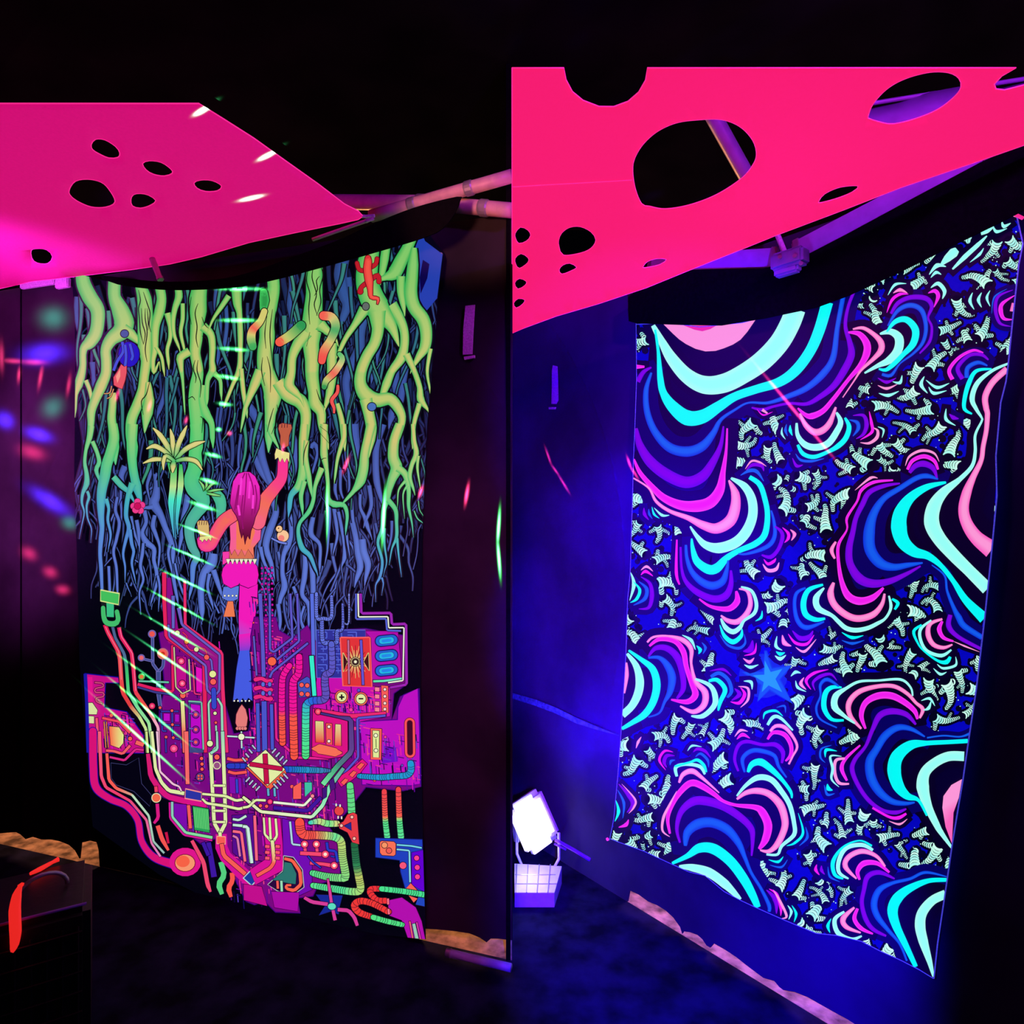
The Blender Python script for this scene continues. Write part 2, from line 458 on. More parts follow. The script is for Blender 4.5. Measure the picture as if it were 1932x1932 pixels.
# ------------------------------------------------------------------ the setting
def canvas_wall(name, plane, hem, before, after, top, m):
    """hem: (px, py) of the lower edge, from the photograph; seams and folds give it depth"""
    V = []; F = []
    base = [Vector(p) for p in before] + [plane.at(x, y) for x, y in hem] + [Vector(p) for p in after]
    n = len(base)
    rows = 14
    for a in base:
        for k in range(rows + 1):
            z = a.z + (top - a.z) * k / rows
            V.append(Vector((a.x, a.y, z)))
    for i in range(n - 1):
        for k in range(rows):
            q = i * (rows + 1) + k
            F.append((q, q + rows + 1, q + rows + 2, q + 1))
    o = mesh_obj(name, V, F, m)
    sm = o.modifiers.new('thickness', 'SOLIDIFY'); sm.thickness = 0.006
    return tag(o, kind='structure')
def floor_y_l(x): return 1592 + (x) * 220 / 966
def floor_y_r(x): return 1568 + 0.61 * (x - 966)
random.seed(4)
hemL = [(-260, floor_y_l(-260))] + [(-60, 1560), (0, 1572), (14, 1571), (30, 1570), (38, 1574), (48, 1583), (62, 1579), (78, 1584), (96, 1584), (112, 1587), (130, 1594), (141, 1604), (150, 1620), (153, 1590),
        (170, 1586), (182, 1589), (186, 1604), (188, floor_y_l(188))]
hemL += [(x, floor_y_l(x)) for x in (260, 400, 560, 700, 790)] + [(798, 1765), (801, 1752), (830, 1754), (860, 1757), (886, 1761), (905, 1769), (918, 1778), (926, 1771), (940, 1771), (966, 1774)]
wall_left = canvas_wall('wall_left', WL, hemL, [(-3.6, 2.2287 + .3383 * 3.6, 0)], [], 2.50, M_wall_l)
sm_ = [WL.at(40, y, 0.001) for y in (545, 800, 1100, 1400, 1566)]
V, F = sweep(sm_, 0.004, 6); mesh_obj('seam', V, F, M_black, wall_left)
hemR = [(966, floor_y_r(966)), (1060, floor_y_r(1060)), (1150, floor_y_r(1150)), (1184, floor_y_r(1184)), (1188, 1680), (1205, 1688), (1223, 1701), (1240, 1708), (1256, 1718), (1270, 1731), (1283, 1749), (1287, floor_y_r(1287) - 2),
        (1290, 1757), (1302, 1759), (1316, 1764), (1325, 1772), (1333, 1784), (1340, 1788), (1347, 1780), (1368, 1792), (1388, 1805), (1408, 1821), (1428, 1836), (1440, 1845), (1461, 1851), (1470, 1862), (1478, 1868), (1500, 1872), (1523, 1881),
        (1560, 1902), (1600, 1924), (1640, 1950), (1800, floor_y_r(1800) - 10), (1932, floor_y_r(1932)), (2100, floor_y_r(2100))]
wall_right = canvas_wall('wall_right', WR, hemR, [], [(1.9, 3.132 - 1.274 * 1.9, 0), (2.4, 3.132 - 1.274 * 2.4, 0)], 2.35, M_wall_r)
# return between the two bays
pa = Vector((0, 2.2287, 0)); pb = Vector((0, 3.132, 0))
o = mesh_obj('wall_return', [(-0.005, pa.y, 0), (-0.005, pb.y, 0), (-0.005, pb.y, 3.2), (-0.005, pa.y, 3.2), (-0.02, pa.y, 0), (-0.02, pb.y, 0), (-0.02, pb.y, 3.2), (-0.02, pa.y, 3.2)],
         [(0, 1, 2, 3), (7, 6, 5, 4), (0, 4, 5, 1), (1, 5, 6, 2), (2, 6, 7, 3), (3, 7, 4, 0)], M_black); tag(o, kind='structure')
# floor inside: follows the zigzag of the canvas; ground outside lies beyond it
A = Vector((-3.6, 2.2287 + .3383 * 3.6, 0)); B = Vector((0, 2.2287, 0)); C_ = Vector((0, 3.132, 0)); D = Vector((2.4, 3.132 - 1.274 * 2.4, 0))
A.z = D.z = 0
fl = [A, B, C_, D, Vector((D.x, -1.2, 0)), Vector((A.x, -1.2, 0))]
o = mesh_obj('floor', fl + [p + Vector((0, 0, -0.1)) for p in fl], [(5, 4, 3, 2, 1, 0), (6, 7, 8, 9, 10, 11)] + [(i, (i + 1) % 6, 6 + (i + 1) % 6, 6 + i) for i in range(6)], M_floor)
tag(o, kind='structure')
gr = [A, B, C_, D, Vector((6, D.y, 0)), Vector((6, 8, 0)), Vector((-6, 8, 0)), Vector((-6, A.y, 0))]
V = []; F = []
tri = tessellate_polygon([gr])
o = mesh_obj('ground', [p + Vector((0, 0, -0.004)) for p in gr], [tuple(t) for t in tri], M_ground); tag(o, kind='structure')
bm = bmesh.new(); bm.from_mesh(o.data); bmesh.ops.recalc_face_normals(bm, faces=bm.faces)
for f in bm.faces:
    if f.normal.z < 0: f.normal_flip()
bm.to_mesh(o.data); bm.free()
# dark roof canvas over both bays
RZ = 3.05
rf = [Vector((A.x - .2, A.y + .3, RZ - .35)), Vector((0, 3.4, RZ - .1)), Vector((D.x + .4, 3.4, RZ - .2)), Vector((D.x + .4, -1.2, RZ + .1)), Vector((A.x - .2, -1.2, RZ + .1))]
o = mesh_obj('ceiling', rf + [p + Vector((0, 0, .05)) for p in rf], [(0, 1, 2, 3, 4), (9, 8, 7, 6, 5)] + [(i, (i + 1) % 5, 5 + (i + 1) % 5, 5 + i) for i in range(5)], M_roof); tag(o, kind='structure')

# ------------------------------------------------------------------ pink stretch sails with round holes
def ell(cx, cy, rx, ry, rot=0, n=28, flat=0.0):
    out = []
    for k in range(n):
        t = 2 * math.pi * k / n
        x, y = rx * math.cos(t), ry * math.sin(t)
        c, s_ = math.cos(math.radians(rot)), math.sin(math.radians(rot))
        out.append((cx + x * c - y * s_, cy + x * s_ + y * c))
    return out
def smooth_loop(pts, step=6):
    pp = [(x, y, 0) for x, y in pts]
    n = len(pp); out = []
    for i in range(n):
        p0, p1, p2, p3 = pp[i - 1], pp[i], pp[(i + 1) % n], pp[(i + 2) % n]
        m = max(2, int(math.hypot(p2[0] - p1[0], p2[1] - p1[1]) / step))
        for k in range(m):
            t = k / m
            out.append(tuple(0.5 * (2 * p1[c] + (p2[c] - p0[c]) * t + (2 * p0[c] - 5 * p1[c] + 4 * p2[c] - p3[c]) * t * t + (3 * p1[c] - p0[c] - 3 * p2[c] + p3[c]) * t ** 3) for c in range(2)))
    return out
def grid_sail(name, outer, holes, plane, thick, m, parent, bulge):
    """sail triangulated on a fine grid so it can belly; holes are cut through"""
    from mathutils import geometry as G
    loops = [outer] + list(holes)
    verts = []; edges = []
    for l in loops:
        b0 = len(verts)
        q = []
        for (x0, y0), (x1, y1) in zip(l, l[1:] + l[:1]):
            k = max(1, int(math.hypot(x1 - x0, y1 - y0) / 22))
            q += [(x0 + (x1 - x0) * i / k, y0 + (y1 - y0) * i / k) for i in range(k)]
        verts += [Vector(p) for p in q]
        edges += [(b0 + i, b0 + (i + 1) % len(q)) for i in range(len(q))]
    def inside(p, l):
        c = False; x, y = p
        for (x0, y0), (x1, y1) in zip(l, l[1:] + l[:1]):
            if (y0 > y) != (y1 > y) and x < (x1 - x0) * (y - y0) / (y1 - y0) + x0: c = not c
        return c
    xs = [p[0] for p in outer]; ys = [p[1] for p in outer]
    x = min(xs) + 13
    while x < max(xs):
        y = min(ys) + 11
        while y < max(ys):
            p = (x + random.uniform(-3, 3), y + random.uniform(-3, 3))
            if inside(p, outer) and not any(inside(p, h) for h in holes): verts.append(Vector(p))
            y += 26
        x += 26
    r = G.delaunay_2d_cdt(verts, edges, [], 0, 1e-4)
    V2, F2 = r[0], r[2]
    F2 = [f for f in F2 if (lambda c: inside(c, outer) and not any(inside(c, h) for h in holes))((sum(V2[i].x for i in f) / len(f), sum(V2[i].y for i in f) / len(f)))]
    V = []
    for v in V2:
        p = plane.at(v.x, v.y); V.append(p + Vector((0, 0, bulge(v.x, v.y))))
    o = mesh_obj(name, V, [tuple(f) for f in F2], m, parent, True)
    s_ = o.modifiers.new('thickness', 'SOLIDIFY'); s_.thickness = thick; s_.offset = 1
    return o
def sub_part(o, part):                  # one level deeper: thing > part > sub-part
    o.parent = part; return o
def hem_ring(pts, plane, r, parent, bulge, m=None, name='hole_hem', part=None):
    P = [plane.at(x, y) + Vector((0, 0, bulge(x, y))) for x, y in pts]
    V, F = sweep(P + [P[0], P[1]], r, 6)
    o = mesh_obj(name, V, F, m or M_hem, parent, True)
    if part: sub_part(o, part)

sl_out = [(-190, 195), (375, 195), (420, 222), (478, 258), (540, 302), (600, 345), (650, 384), (676, 398), (685, 408), (676, 414), (640, 421), (560, 435), (470, 452), (380, 477), (320, 490), (250, 500), (130, 515), (60, 524), (0, 538), (-60, 556), (-190, 585)]
sl_holes = [smooth_loop([(172, 270), (180, 260), (198, 261), (218, 273), (226, 285), (222, 293), (205, 294), (186, 286), (175, 279)]),
            smooth_loop([(269, 304), (282, 299), (304, 302), (322, 314), (325, 322), (310, 327), (290, 324), (276, 316)]),
            smooth_loop([(131, 352), (142, 337), (165, 333), (190, 338), (205, 351), (217, 374), (200, 384), (172, 384), (145, 373), (132, 362)]),
            smooth_loop([(247, 370), (252, 361), (265, 359), (280, 362), (294, 372), (283, 381), (265, 386), (250, 382)]),
            smooth_loop([(366, 340), (378, 335), (400, 336), (418, 346), (410, 355), (388, 356), (372, 350)]),
            smooth_loop([(59, 474), (68, 469), (88, 472), (99, 478), (90, 484), (70, 485), (60, 482)])]
def bulge_l(x, y):
    d = math.exp(-((x - 70) ** 2 / 14000 + (y - 490) ** 2 / 1800)) * 0.02
    return -0.03 * math.sin(max(0, min(1, (x + 190) / 870)) * math.pi) * max(0, min(1, (y - 190) / 300)) * 0.6 + d * math.sin(y * 0.16 + x * 0.02)
s1 = root('pink_sail', SL.at(250, 350))
fab = grid_sail('sail_fabric', sl_out, sl_holes, SL, 0.002, M_sail_l, s1, bulge_l)
for h in sl_holes: hem_ring(h, SL, 0.0012, s1, bulge_l, part=fab)
hem_ring(sl_out, SL, 0.0016, s1, bulge_l, name='edge_hem')
V, F = sweep([SL.at(683, 408), SL.at(690, 406) + Vector((0, 0.01, 0)), SL.at(704, 402) + Vector((0, .02, 0))], 0.006, 8)
mesh_obj('corner_cord', V, F, M_strap, s1)
tag(s1, 'magenta stretch sail with six small holes, pointed corner beside the warm lit tubes', 'sail', 'pink stretch sails under the roof'); clean(s1)

sr_out = [(966, 128), (1064, 128), (1068, 150), (1080, 172), (1100, 188), (1130, 199), (1158, 199), (1185, 189), (1205, 172), (1218, 150), (1221, 128), (1917, 128), (1890, 143), (1876, 158), (1879, 167), (1895, 169), (1932, 160), (2010, 140), (2010, 240),
          (1932, 272), (1845, 300), (1700, 345), (1590, 385), (1466, 430), (1390, 462), (1300, 500), (1220, 535), (1130, 568), (1050, 594), (990, 618), (966, 629)]
sr_holes = [smooth_loop([(1194, 318), (1197, 295), (1213, 268), (1240, 244), (1275, 228), (1315, 222), (1360, 221), (1395, 233), (1420, 258), (1427, 285), (1417, 307), (1395, 330), (1350, 358), (1300, 377), (1255, 385), (1225, 381), (1211, 377), (1199, 350)]),
            smooth_loop([(1638, 215), (1648, 192), (1675, 165), (1710, 147), (1755, 136), (1790, 137), (1809, 147), (1813, 163), (1800, 181), (1770, 203), (1730, 219), (1685, 229), (1655, 224), (1640, 219)]),
            smooth_loop([(1054, 450), (1060, 436), (1075, 425), (1095, 423), (1115, 432), (1124, 447), (1115, 463), (1095, 473), (1063, 478), (1055, 463)]),
            smooth_loop([(1055, 506), (1062, 497), (1075, 493), (1088, 500), (1078, 507), (1060, 514)]),
            smooth_loop([(1214, 494), (1222, 485), (1240, 479), (1257, 480), (1245, 490), (1216, 497)]),
            smooth_loop([(1545, 368), (1556, 355), (1585, 343), (1619, 341), (1608, 352), (1580, 363), (1548, 371)]),
            smooth_loop([(972, 440), (982, 428), (996, 433), (1001, 443), (993, 454), (979, 459), (973, 450)]),
            smooth_loop([(972, 487), (983, 478), (996, 485), (996, 494), (980, 506), (973, 498)]),
            smooth_loop([(971, 534), (980, 525), (993, 530), (990, 538), (977, 545)]),
            smooth_loop([(969, 572), (978, 563), (990, 565), (986, 573), (974, 581)])]
def bulge_r(x, y): return -0.02 * math.sin(max(0, min(1, (x - 966) / 1044)) * math.pi) * max(0, min(1, (y - 128) / 300))
s2 = root('pink_sail.001', SR.at(1300, 300))
fab = grid_sail('sail_fabric', sr_out, sr_holes, SR, 0.002, M_sail_r, s2, bulge_r)
for h in sr_holes: hem_ring(h, SR, 0.0010, s2, bulge_r, part=fab)
hem_ring(sr_out, SR, 0.0013, s2, bulge_r, name='edge_hem')
hem_ring([(966, 352), (1020, 347), (1080, 342), (1140, 337), (1192, 333)], SR, 0.0012, s2, lambda x, y: bulge_r(x, y) - 0.001, name='seam')
tag(s2, 'hot pink stretch sail with a very large oval hole above the striped tapestry', 'sail', 'pink stretch sails under the roof'); clean(s2)

# ------------------------------------------------------------------ roof tubes and fittings, first bay
def T_(pl, x, y, off): return pl.at(x, y, off)
tube_thing('roof_tube', 'reddish roof tube behind the pointed corner of the magenta sail', 'tube', T_(WL, 560, 380, 0.02), T_(WL, 800, 383, 0.02), 0.026, M_tube_red, 'roof tubes of the first bay')
tube_thing('roof_tube', 'pinkish roof tube rising away above the black header band', 'tube', T_(WL, 700, 408, 0.10), T_(WL, 966, 332, 0.10), 0.021, M_tube_red, 'roof tubes of the first bay', (0.3, 0.72))
tube_thing('roof_tube', 'orange lit level tube beyond the end of the black header band', 'tube', T_(WL, 862, 388, 0.06), T_(WL, 966, 397, 0.06), 0.024, M_tube_red, 'roof tubes of the first bay', (0.5,))
tube_thing('roof_tube', 'thin lit tube running under the corner of the magenta sail', 'tube', T_(WL, 590, 452, 0.16), T_(WL, 705, 412, 0.16), 0.006, M_tube_red, 'roof tubes of the first bay', (0.9,))
tube_thing('strut', 'short grey strut hanging above the top edge of the root tapestry', 'strut', T_(WL, 287, 488, 0.12), T_(WL, 303, 528, 0.12), 0.011, M_steel, None, (0.95,))
t = root('eave_bar', WL.at(80, 528, 0.08))
for i, (xa, ya, xb, yb) in enumerate([(-60, 536, 38, 532), (41, 531, 104, 533), (107, 533, 131, 536)]):
    a = WL.at(xa, ya, 0.03); b_ = WL.at(xb, yb, 0.03)
    bm = bmesh.new(); d = b_ - a
    box_bm(bm, (a + b_) / 2, d.length, 0.02, 0.042, Matrix.Rotation(math.atan2(d.y, d.x), 3, 'Z'), 0.004)
    bm_obj('bar_section', bm, M_strap, t)
tag(t, 'pale eave bar in sections beside the top corner of the root tapestry', 'bar'); clean(t)
vl = panel('header_band', smooth_loop([(190, 520), (300, 531), (400, 528), (470, 514), (560, 482), (640, 452), (700, 424), (780, 392), (862, 371), (868, 377), (858, 402), (836, 430), (800, 448), (700, 478), (600, 506), (520, 527), (450, 541), (380, 546), (300, 546), (220, 536)], 20), 0.19, 0.004, WL, M_black)
tag(vl, 'black header band sagging over the top of the root tapestry', 'band', 'black header bands')
# wall straps with a small bar below them
def strap(plane, pts, bar, label):
    t = root('wall_strap', plane.at(*pts[0], 0.012))
    panel('webbing', pts, 0.016, 0.003, plane, M_strap, t)
    panel('toggle_bar', bar, 0.018, 0.008, plane, M_strap, t)
    tag(t, label, 'strap', 'webbing straps on the canvas'); clean(t)
strap(WL, [(878, 577), (896, 575), (893, 620), (891, 668), (873, 669), (874, 620)], [(875, 673), (895, 670), (895, 675), (876, 679)], 'pale webbing strap on the canvas beside the root tapestry')
strap(WR, [(1043, 689), (1051, 691), (1052, 720), (1053, 755), (1049, 762), (1040, 762), (1041, 730), (1041, 700)], [(1035, 768), (1047, 768), (1046, 772), (1035, 772)], 'small violet lit webbing strap on the canvas beside the striped tapestry')

# ------------------------------------------------------------------ roof tubes and fittings, second bay
vr = panel('header_band', [(1185, 560), (1215, 540), (1262, 512), (1330, 508), (1440, 506), (1500, 492), (1600, 440), (1720, 375), (1850, 306), (1935, 268), (2010, 240), (2010, 350), (1932, 396), (1890, 418), (1800, 462), (1700, 512), (1600, 558), (1540, 580), (1440, 601), (1360, 614), (1290, 613), (1200, 610), (1186, 606)], 0.065, 0.004, WR, M_black)
tag(vr, 'wide black header band over the top of the striped tapestry', 'band', 'black header bands')
def bar_thing(name, label, plane, a, b_, off, hgt, dep, m, edge=None):
    a = plane.at(*a, off); b_ = plane.at(*b_, off); d = b_ - a
    t = root(name, a)
    ang = math.atan2(d.y, d.x); pit = math.atan2(d.z, math.hypot(d.x, d.y))
    rot = Matrix.Rotation(ang, 3, 'Z') @ Matrix.Rotation(-pit, 3, 'Y')
    bm = bmesh.new(); box_bm(bm, (a + b_) / 2, d.length, dep, hgt, rot, 0.004); bmo = bm_obj('beam', bm, m, t)
    if edge:
        bm = bmesh.new(); box_bm(bm, (a + b_) / 2 + rot @ Vector((0, -dep / 2 - 0.002, -hgt / 2 + 0.004)), d.length * 0.98, 0.004, 0.008, rot, 0.001); sub_part(bm_obj('edge_strip', bm, edge, t), bmo)
    for e in (a.lerp(b_, 0.03), a.lerp(b_, 0.97)):
        bm = bmesh.new(); box_bm(bm, e, 0.02, dep * 1.15, hgt * 1.08, rot, 0.002); sub_part(bm_obj('end_plate', bm, M_steel, t), bmo)
    tag(t, label, 'beam', 'eave beams of the second bay'); clean(t)
bar_thing('eave_beam', 'violet lit eave beam rising beside the hot pink sail', WR, (1500, 482), (1880, 290), 0.035, 0.075, 0.03, M_tube_vio, M_strap)
bar_thing('eave_beam', 'short purple lit eave beam under the edge of the hot pink sail', WR, (1225, 500), (1470, 488), 0.035, 0.06, 0.03, M_tube_vio)
t = root('corner_bracket', WR.at(1490, 492, 0.08))
c = WR.at(1490, 490, 0.105)
bm = bmesh.new(); box_bm(bm, c, 0.10, 0.05, 0.05, Matrix.Rotation(-0.9, 3, 'Z'), 0.008); cl_ = bm_obj('clamp', bm, M_tube_vio, t)
for dx, dy in ((-18, -6), (10, -8), (22, 6)):
    p = WR.at(1490 + dx, 492 + dy, 0.137)
    V, F = sweep([p, p + Vector((-0.004, -0.006, 0))], 0.006, 8); sub_part(mesh_obj('bolt', V, F, M_steel, t), cl_)
bm = bmesh.new(); box_bm(bm, WR.at(1486, 506, 0.105), 0.075, 0.03, 0.04, Matrix.Rotation(-0.9, 3, 'Z'), 0.006); bm_obj('foot_plate', bm, M_tube_vio, t)
tag(t, 'violet lit corner bracket joining the two eave beams', 'bracket'); clean(t)
tube_thing('strut', 'pale blue strut rising from the corner bracket to the hot pink sail', 'strut', WR.at(1481, 478, 0.06), WR.at(1457, 418, 0.06), 0.008, M_strap, None, (0.9,))
def roofpt(x, y, z): 
    v = Vector(((x - 966) / FPX, 1, (966 - y) / FPX)); return EYE + v * ((z - 1.5) / v.z)
tube_thing('roof_tube', 'magenta lit roof tube seen through the very large sail hole', 'tube', roofpt(1335, 200, 2.86), roofpt(1425, 362, 2.62), 0.026, M_tube_vio, None, ())
t = root('roof_drape', roofpt(1750, 200, 2.75))
V = []; F = []
for i in range(9):
    x = 1600 + i * 50; 
    for k in range(3): V.append(roofpt(x, 205 - (x - 1600) * 0.16 + k * 22, 2.70 - 0.05 * k) + Vector((0, 0.02 * math.sin(i * 1.3), 0)))
for i in range(8):
    for k in range(2): q = i * 3 + k; F.append((q, q + 3, q + 4, q + 1))
o = mesh_obj('drape_fabric', V, F, M_tube_vio, t, True); o.modifiers.new('thickness', 'SOLIDIFY').thickness = 0.003
V, F = sweep([roofpt(1595 + i * 50, 203 - i * 8, 2.702) for i in range(10)], 0.006, 8); mesh_obj('drape_cord', V, F, M_tube_vio, t, True)
tag(t, 'violet lit fabric drape above the sail, seen through its upper holes', 'drape'); clean(t)
lamp('roof_violet_fill', 'SPOT', (0.9, 0.5, 2.75), 80, (0.50, 0.02, 1.0), (0.7, 1.9, 2.85), 0.05, 110, 0.8)  # unseen violet fill added to colour the roof and its tube
lamp('eave_violet_light', 'POINT', (0.62, 1.62, 2.02), 3.2, (0.25, 0.04, 1.0), None, 0.04)  # bare violet point light at the eave beams, with no fitting

# ------------------------------------------------------------------ ultraviolet flood lamp on the floor
fl_ = root('flood_lamp', (0.11, 2.72, 0.0))
def fp(x, y, Y): return EYE + Vector(((x - 966) / FPX, 1, (966 - y) / FPX)) * Y
rot = Matrix.Rotation(0.5, 3, 'Z') @ Matrix.Rotation(-0.35, 3, 'X')
bm = bmesh.new(); box_bm(bm, (0.09, 2.75, 0.225), 0.165, 0.06, 0.21, rot @ Matrix.Rotation(-0.3, 3, 'Y'), 0.02); ho = bm_obj('housing', bm, M_white, fl_)
bm = bmesh.new(); box_bm(bm, (0.083, 2.69, 0.240), 0.15, 0.05, 0.20, rot @ Matrix.Rotation(-0.3, 3, 'Y'), 0.03); sub_part(bm_obj('lens', bm, M_glow, fl_), ho)
for k in range(5):
    bm = bmesh.new(); box_bm(bm, Vector((0.082, 2.74, 0.225)) + rot @ Vector((-0.06 + 0.03 * k, 0.045, 0)), 0.006, 0.04, 0.13, rot, 0.001); sub_part(bm_obj('cooling_fin', bm, M_white, fl_), ho)
V, F = sweep([(0.02, 2.73, 0.22), (0.02, 2.73, 0.10), (0.05, 2.72, 0.035), (0.15, 2.68, 0.035), (0.19, 2.69, 0.10), (0.19, 2.70, 0.20)], 0.006, 8); mesh_obj('yoke', V, F, M_white, fl_, True)
V = [(0.01, 2.52, 0.005), (0.16, 2.52, 0.005), (0.20, 2.68, 0.005), (0.01, 2.70, 0.005)]
V = V + [(x, y, 0.075 if y > 2.6 else 0.06) for x, y, z in V]
tray = mesh_obj('base_tray', V, [(0, 1, 2, 3), (4, 7, 6, 5), (0, 4, 5, 1), (1, 5, 6, 2), (2, 6, 7, 3), (3, 7, 4, 0)], M_white, fl_)
for k in range(4):
    V, F = sweep([(0.015 + 0.04 * k, 2.519, 0.062), (0.02 + 0.045 * k, 2.69, 0.077)], 0.002, 6); sub_part(mesh_obj('tray_rib', V, F, M_steel, fl_), tray)
for k in range(2):
    V, F = sweep([(0.012, 2.57 + 0.055 * k, 0.066 + .005 * k), (0.172, 2.57 + 0.055 * k, 0.066 + .005 * k)], 0.002, 6); sub_part(mesh_obj('tray_rib', V, F, M_steel, fl_), tray)
tag(fl_, 'bright white glowing floor flood lamp on a ribbed tray beside the canvas', 'lamp'); clean(fl_)
lamp('flood_tray_light', 'POINT', (0.07, 2.575, 0.17), 0.9, (0.62, 0.55, 1.0), None, 0.02)
cb = root('lamp_cable', (0.19, 2.62, 0.02))
V, F = sweep([fp(1048, 1585, 2.60), fp(1062, 1592, 2.58), fp(1085, 1605, 2.56), fp(1113, 1622, 2.5)], 0.007, 8); mesh_obj('conduit', V, F, M_violetled, cb, True)
V, F = sweep([fp(1046, 1592, 2.58), fp(1056, 1597, 2.57), fp(1068, 1603, 2.56)], 0.004, 8); mesh_obj('thin_lead', V, F, M_violetled, cb, True)
tag(cb, 'thin violet cable running along the floor from the flood lamp', 'cable'); clean(cb)
# canvas fold's lit line painted as a flat pale tape on the lit canvas
M_fold_light = cloth('pale_fold_light', (0.10, 0.30, 0.30), 0.9, 0.4, 60)
t = root('fold_highlight', WR.at(1000, 1330, 0.01))
panel('crease', [(967, 1308), (1010, 1320), (1050, 1336), (1090, 1356), (1130, 1373), (1168, 1388), (1130, 1378), (1088, 1365), (1048, 1346), (1008, 1331), (967, 1318)], 0.008, 0.003, WR, M_fold_light, t)
tag(t, 'painted fold highlight, a pale tape slanting across the blue lit canvas above the flood lamp', 'crease'); clean(t)

# ------------------------------------------------------------------ dark speaker and red strip in the lower corner of the first bay
sp = root('speaker_cabinet', (-1.42, 1.86, 0))
R_ = Matrix.Rotation(0.55, 3, 'Z'); cx = Vector((-1.40, 1.90, 0.0))
def sp_(x, y, z): return cx + R_ @ Vector((x, y, z))
bm = bmesh.new(); box_bm(bm, cx + Vector((0, 0, 0.205)), 0.34, 0.32, 0.40, R_, 0.02); cab = bm_obj('cabinet', bm, M_dark, sp)
for i in range(9):
    V, F = sweep([sp_(-0.14 + 0.035 * i, -0.166, 0.05), sp_(-0.14 + 0.035 * i, -0.166, 0.36)], 0.003, 6); sub_part(mesh_obj('grille_bar', V, F, M_dark, sp), cab)
for i in range(6):
    V, F = sweep([sp_(-0.15, -0.168, 0.07 + 0.055 * i), sp_(0.15, -0.168, 0.07 + 0.055 * i)], 0.003, 6); sub_part(mesh_obj('grille_bar', V, F, M_dark, sp), cab)
P = [sp_(0.05 + 0.06 * math.cos(t), -0.02 + 0.02 * math.cos(t), 0.41 + 0.05 * math.sin(t)) for t in [math.pi * k / 12 for k in range(13)]]
V, F = sweep(P, 0.006, 8); mesh_obj('carry_handle', V, F, M_steel, sp, True)
V, F = sweep([sp_(-0.17, -0.15, 0.41), sp_(0.0, -0.15, 0.412), sp_(0.16, -0.15, 0.41)], 0.004, 8); mesh_obj('top_trim', V, F, M_violetled, sp, True)
tag(sp, 'dark speaker cabinet with a barred grille on the floor below the orange gap', 'speaker'); clean(sp)
rs = root('light_strip', fp(20, 1720, 1.74))
def curved(pts, Y, name, m, parent, thick=0.02):
    V = []; F = []
    L_ = spline(pts, 8)
    n = len(L_)
    for i, (x, y, w_) in enumerate(L_):
        a = L_[max(i - 1, 0)]; b_ = L_[min(i + 1, n - 1)]; dx, dy = b_[0] - a[0], b_[1] - a[1]; l = math.hypot(dx, dy) or 1
        for u in (-1, -.5, .5, 1):
            V.append(fp(x - dy / l * w_ / 2 * u, y + dx / l * w_ / 2 * u, (Y(y) if callable(Y) else Y) + (0.0 if abs(u) < .9 else thick)))
    for i in range(n - 1):
        for k in range(3): q = i * 4 + k; F.append((q, q + 1, q + 5, q + 4))
    o = mesh_obj(name, V, F, m, parent, True); o.modifiers.new('thickness', 'SOLIDIFY').thickness = 0.01
curved([(40, 1668, 4), (32, 1690, 18), (28, 1720, 24), (29, 1755, 24), (27, 1780, 18), (22, 1797, 6)], 1.735, 'lower_strip', M_redled, rs)
curved([(58, 1648, 6), (75, 1640, 9), (95, 1629, 7), (112, 1620, 3)], lambda y: FPX * 1.076 / (y - 966), 'upper_strip', M_redled, rs)
tag(rs, 'curved glowing red light strip at the edge of the dark speaker', 'light strip'); clean(rs)
# pale pole lying at the foot of the canvas
tube_thing('floor_pole', 'pale blue pole lying on the floor near the orange gap', 'pole', fp(842, 1797, 2.22), fp(964, 1826, 2.14), 0.013, M_tube_vio, None, (0.02,))
lamp('pole_glint_lamp', 'SPOT', (-0.45, 1.2, 1.4), 0.9, (0.45, 0.45, 1.0), (-0.12, 2.16, 0.02), 0.03, 22, 0.6)

# ------------------------------------------------------------------ tapestry of roots and circuits (first bay)
LTOP = [(135, 515), (160, 520), (200, 530), (250, 538), (300, 541), (350, 541), (400, 537), (450, 530), (500, 521), (560, 507), (620, 491), (680, 472), (740, 452), (790, 434), (800, 430), (838, 478)]
LBOT = [(140, 1480), (175, 1560), (300, 1650), (400, 1700), (500, 1728), (600, 1748), (700, 1762), (800, 1772)]
LLEFT = [(515, 135), (600, 141), (700, 142), (900, 140), (1050, 145), (1250, 150), (1480, 168), (1560, 176)]
LRIGHT = [(430, 800), (478, 836), (560, 826), (650, 820), (800, 806), (1000, 797), (1300, 793), (1600, 798), (1772, 803)]
def clampL(x, y):
    y = max(interp(LTOP, x), min(interp(LBOT, x), y))
    return max(interp(LLEFT, y), min(interp(LRIGHT, y), x)), y
tl = root('root_tapestry', WL.at(480, 1770, 0.03))
out = [(x, interp(LTOP, x)) for x in (135, 160, 200, 250, 300, 350, 400, 450, 500, 560, 620, 680, 740, 790, 800, 838)]
out += [(826, 560), (820, 650), (806, 800), (797, 1000), (793, 1300), (798, 1600), (803, 1772)]
out += [(x, interp(LBOT, x)) for x in (700, 600, 500, 400, 300, 175)] + [(168, 1480), (150, 1250), (145, 1050), (140, 900), (142, 700), (141, 600)]
panel('cloth', out, 0.024, 0.002, WL, M_tap_l, tl)
pr = Print(WL, 0.0255, clampL)
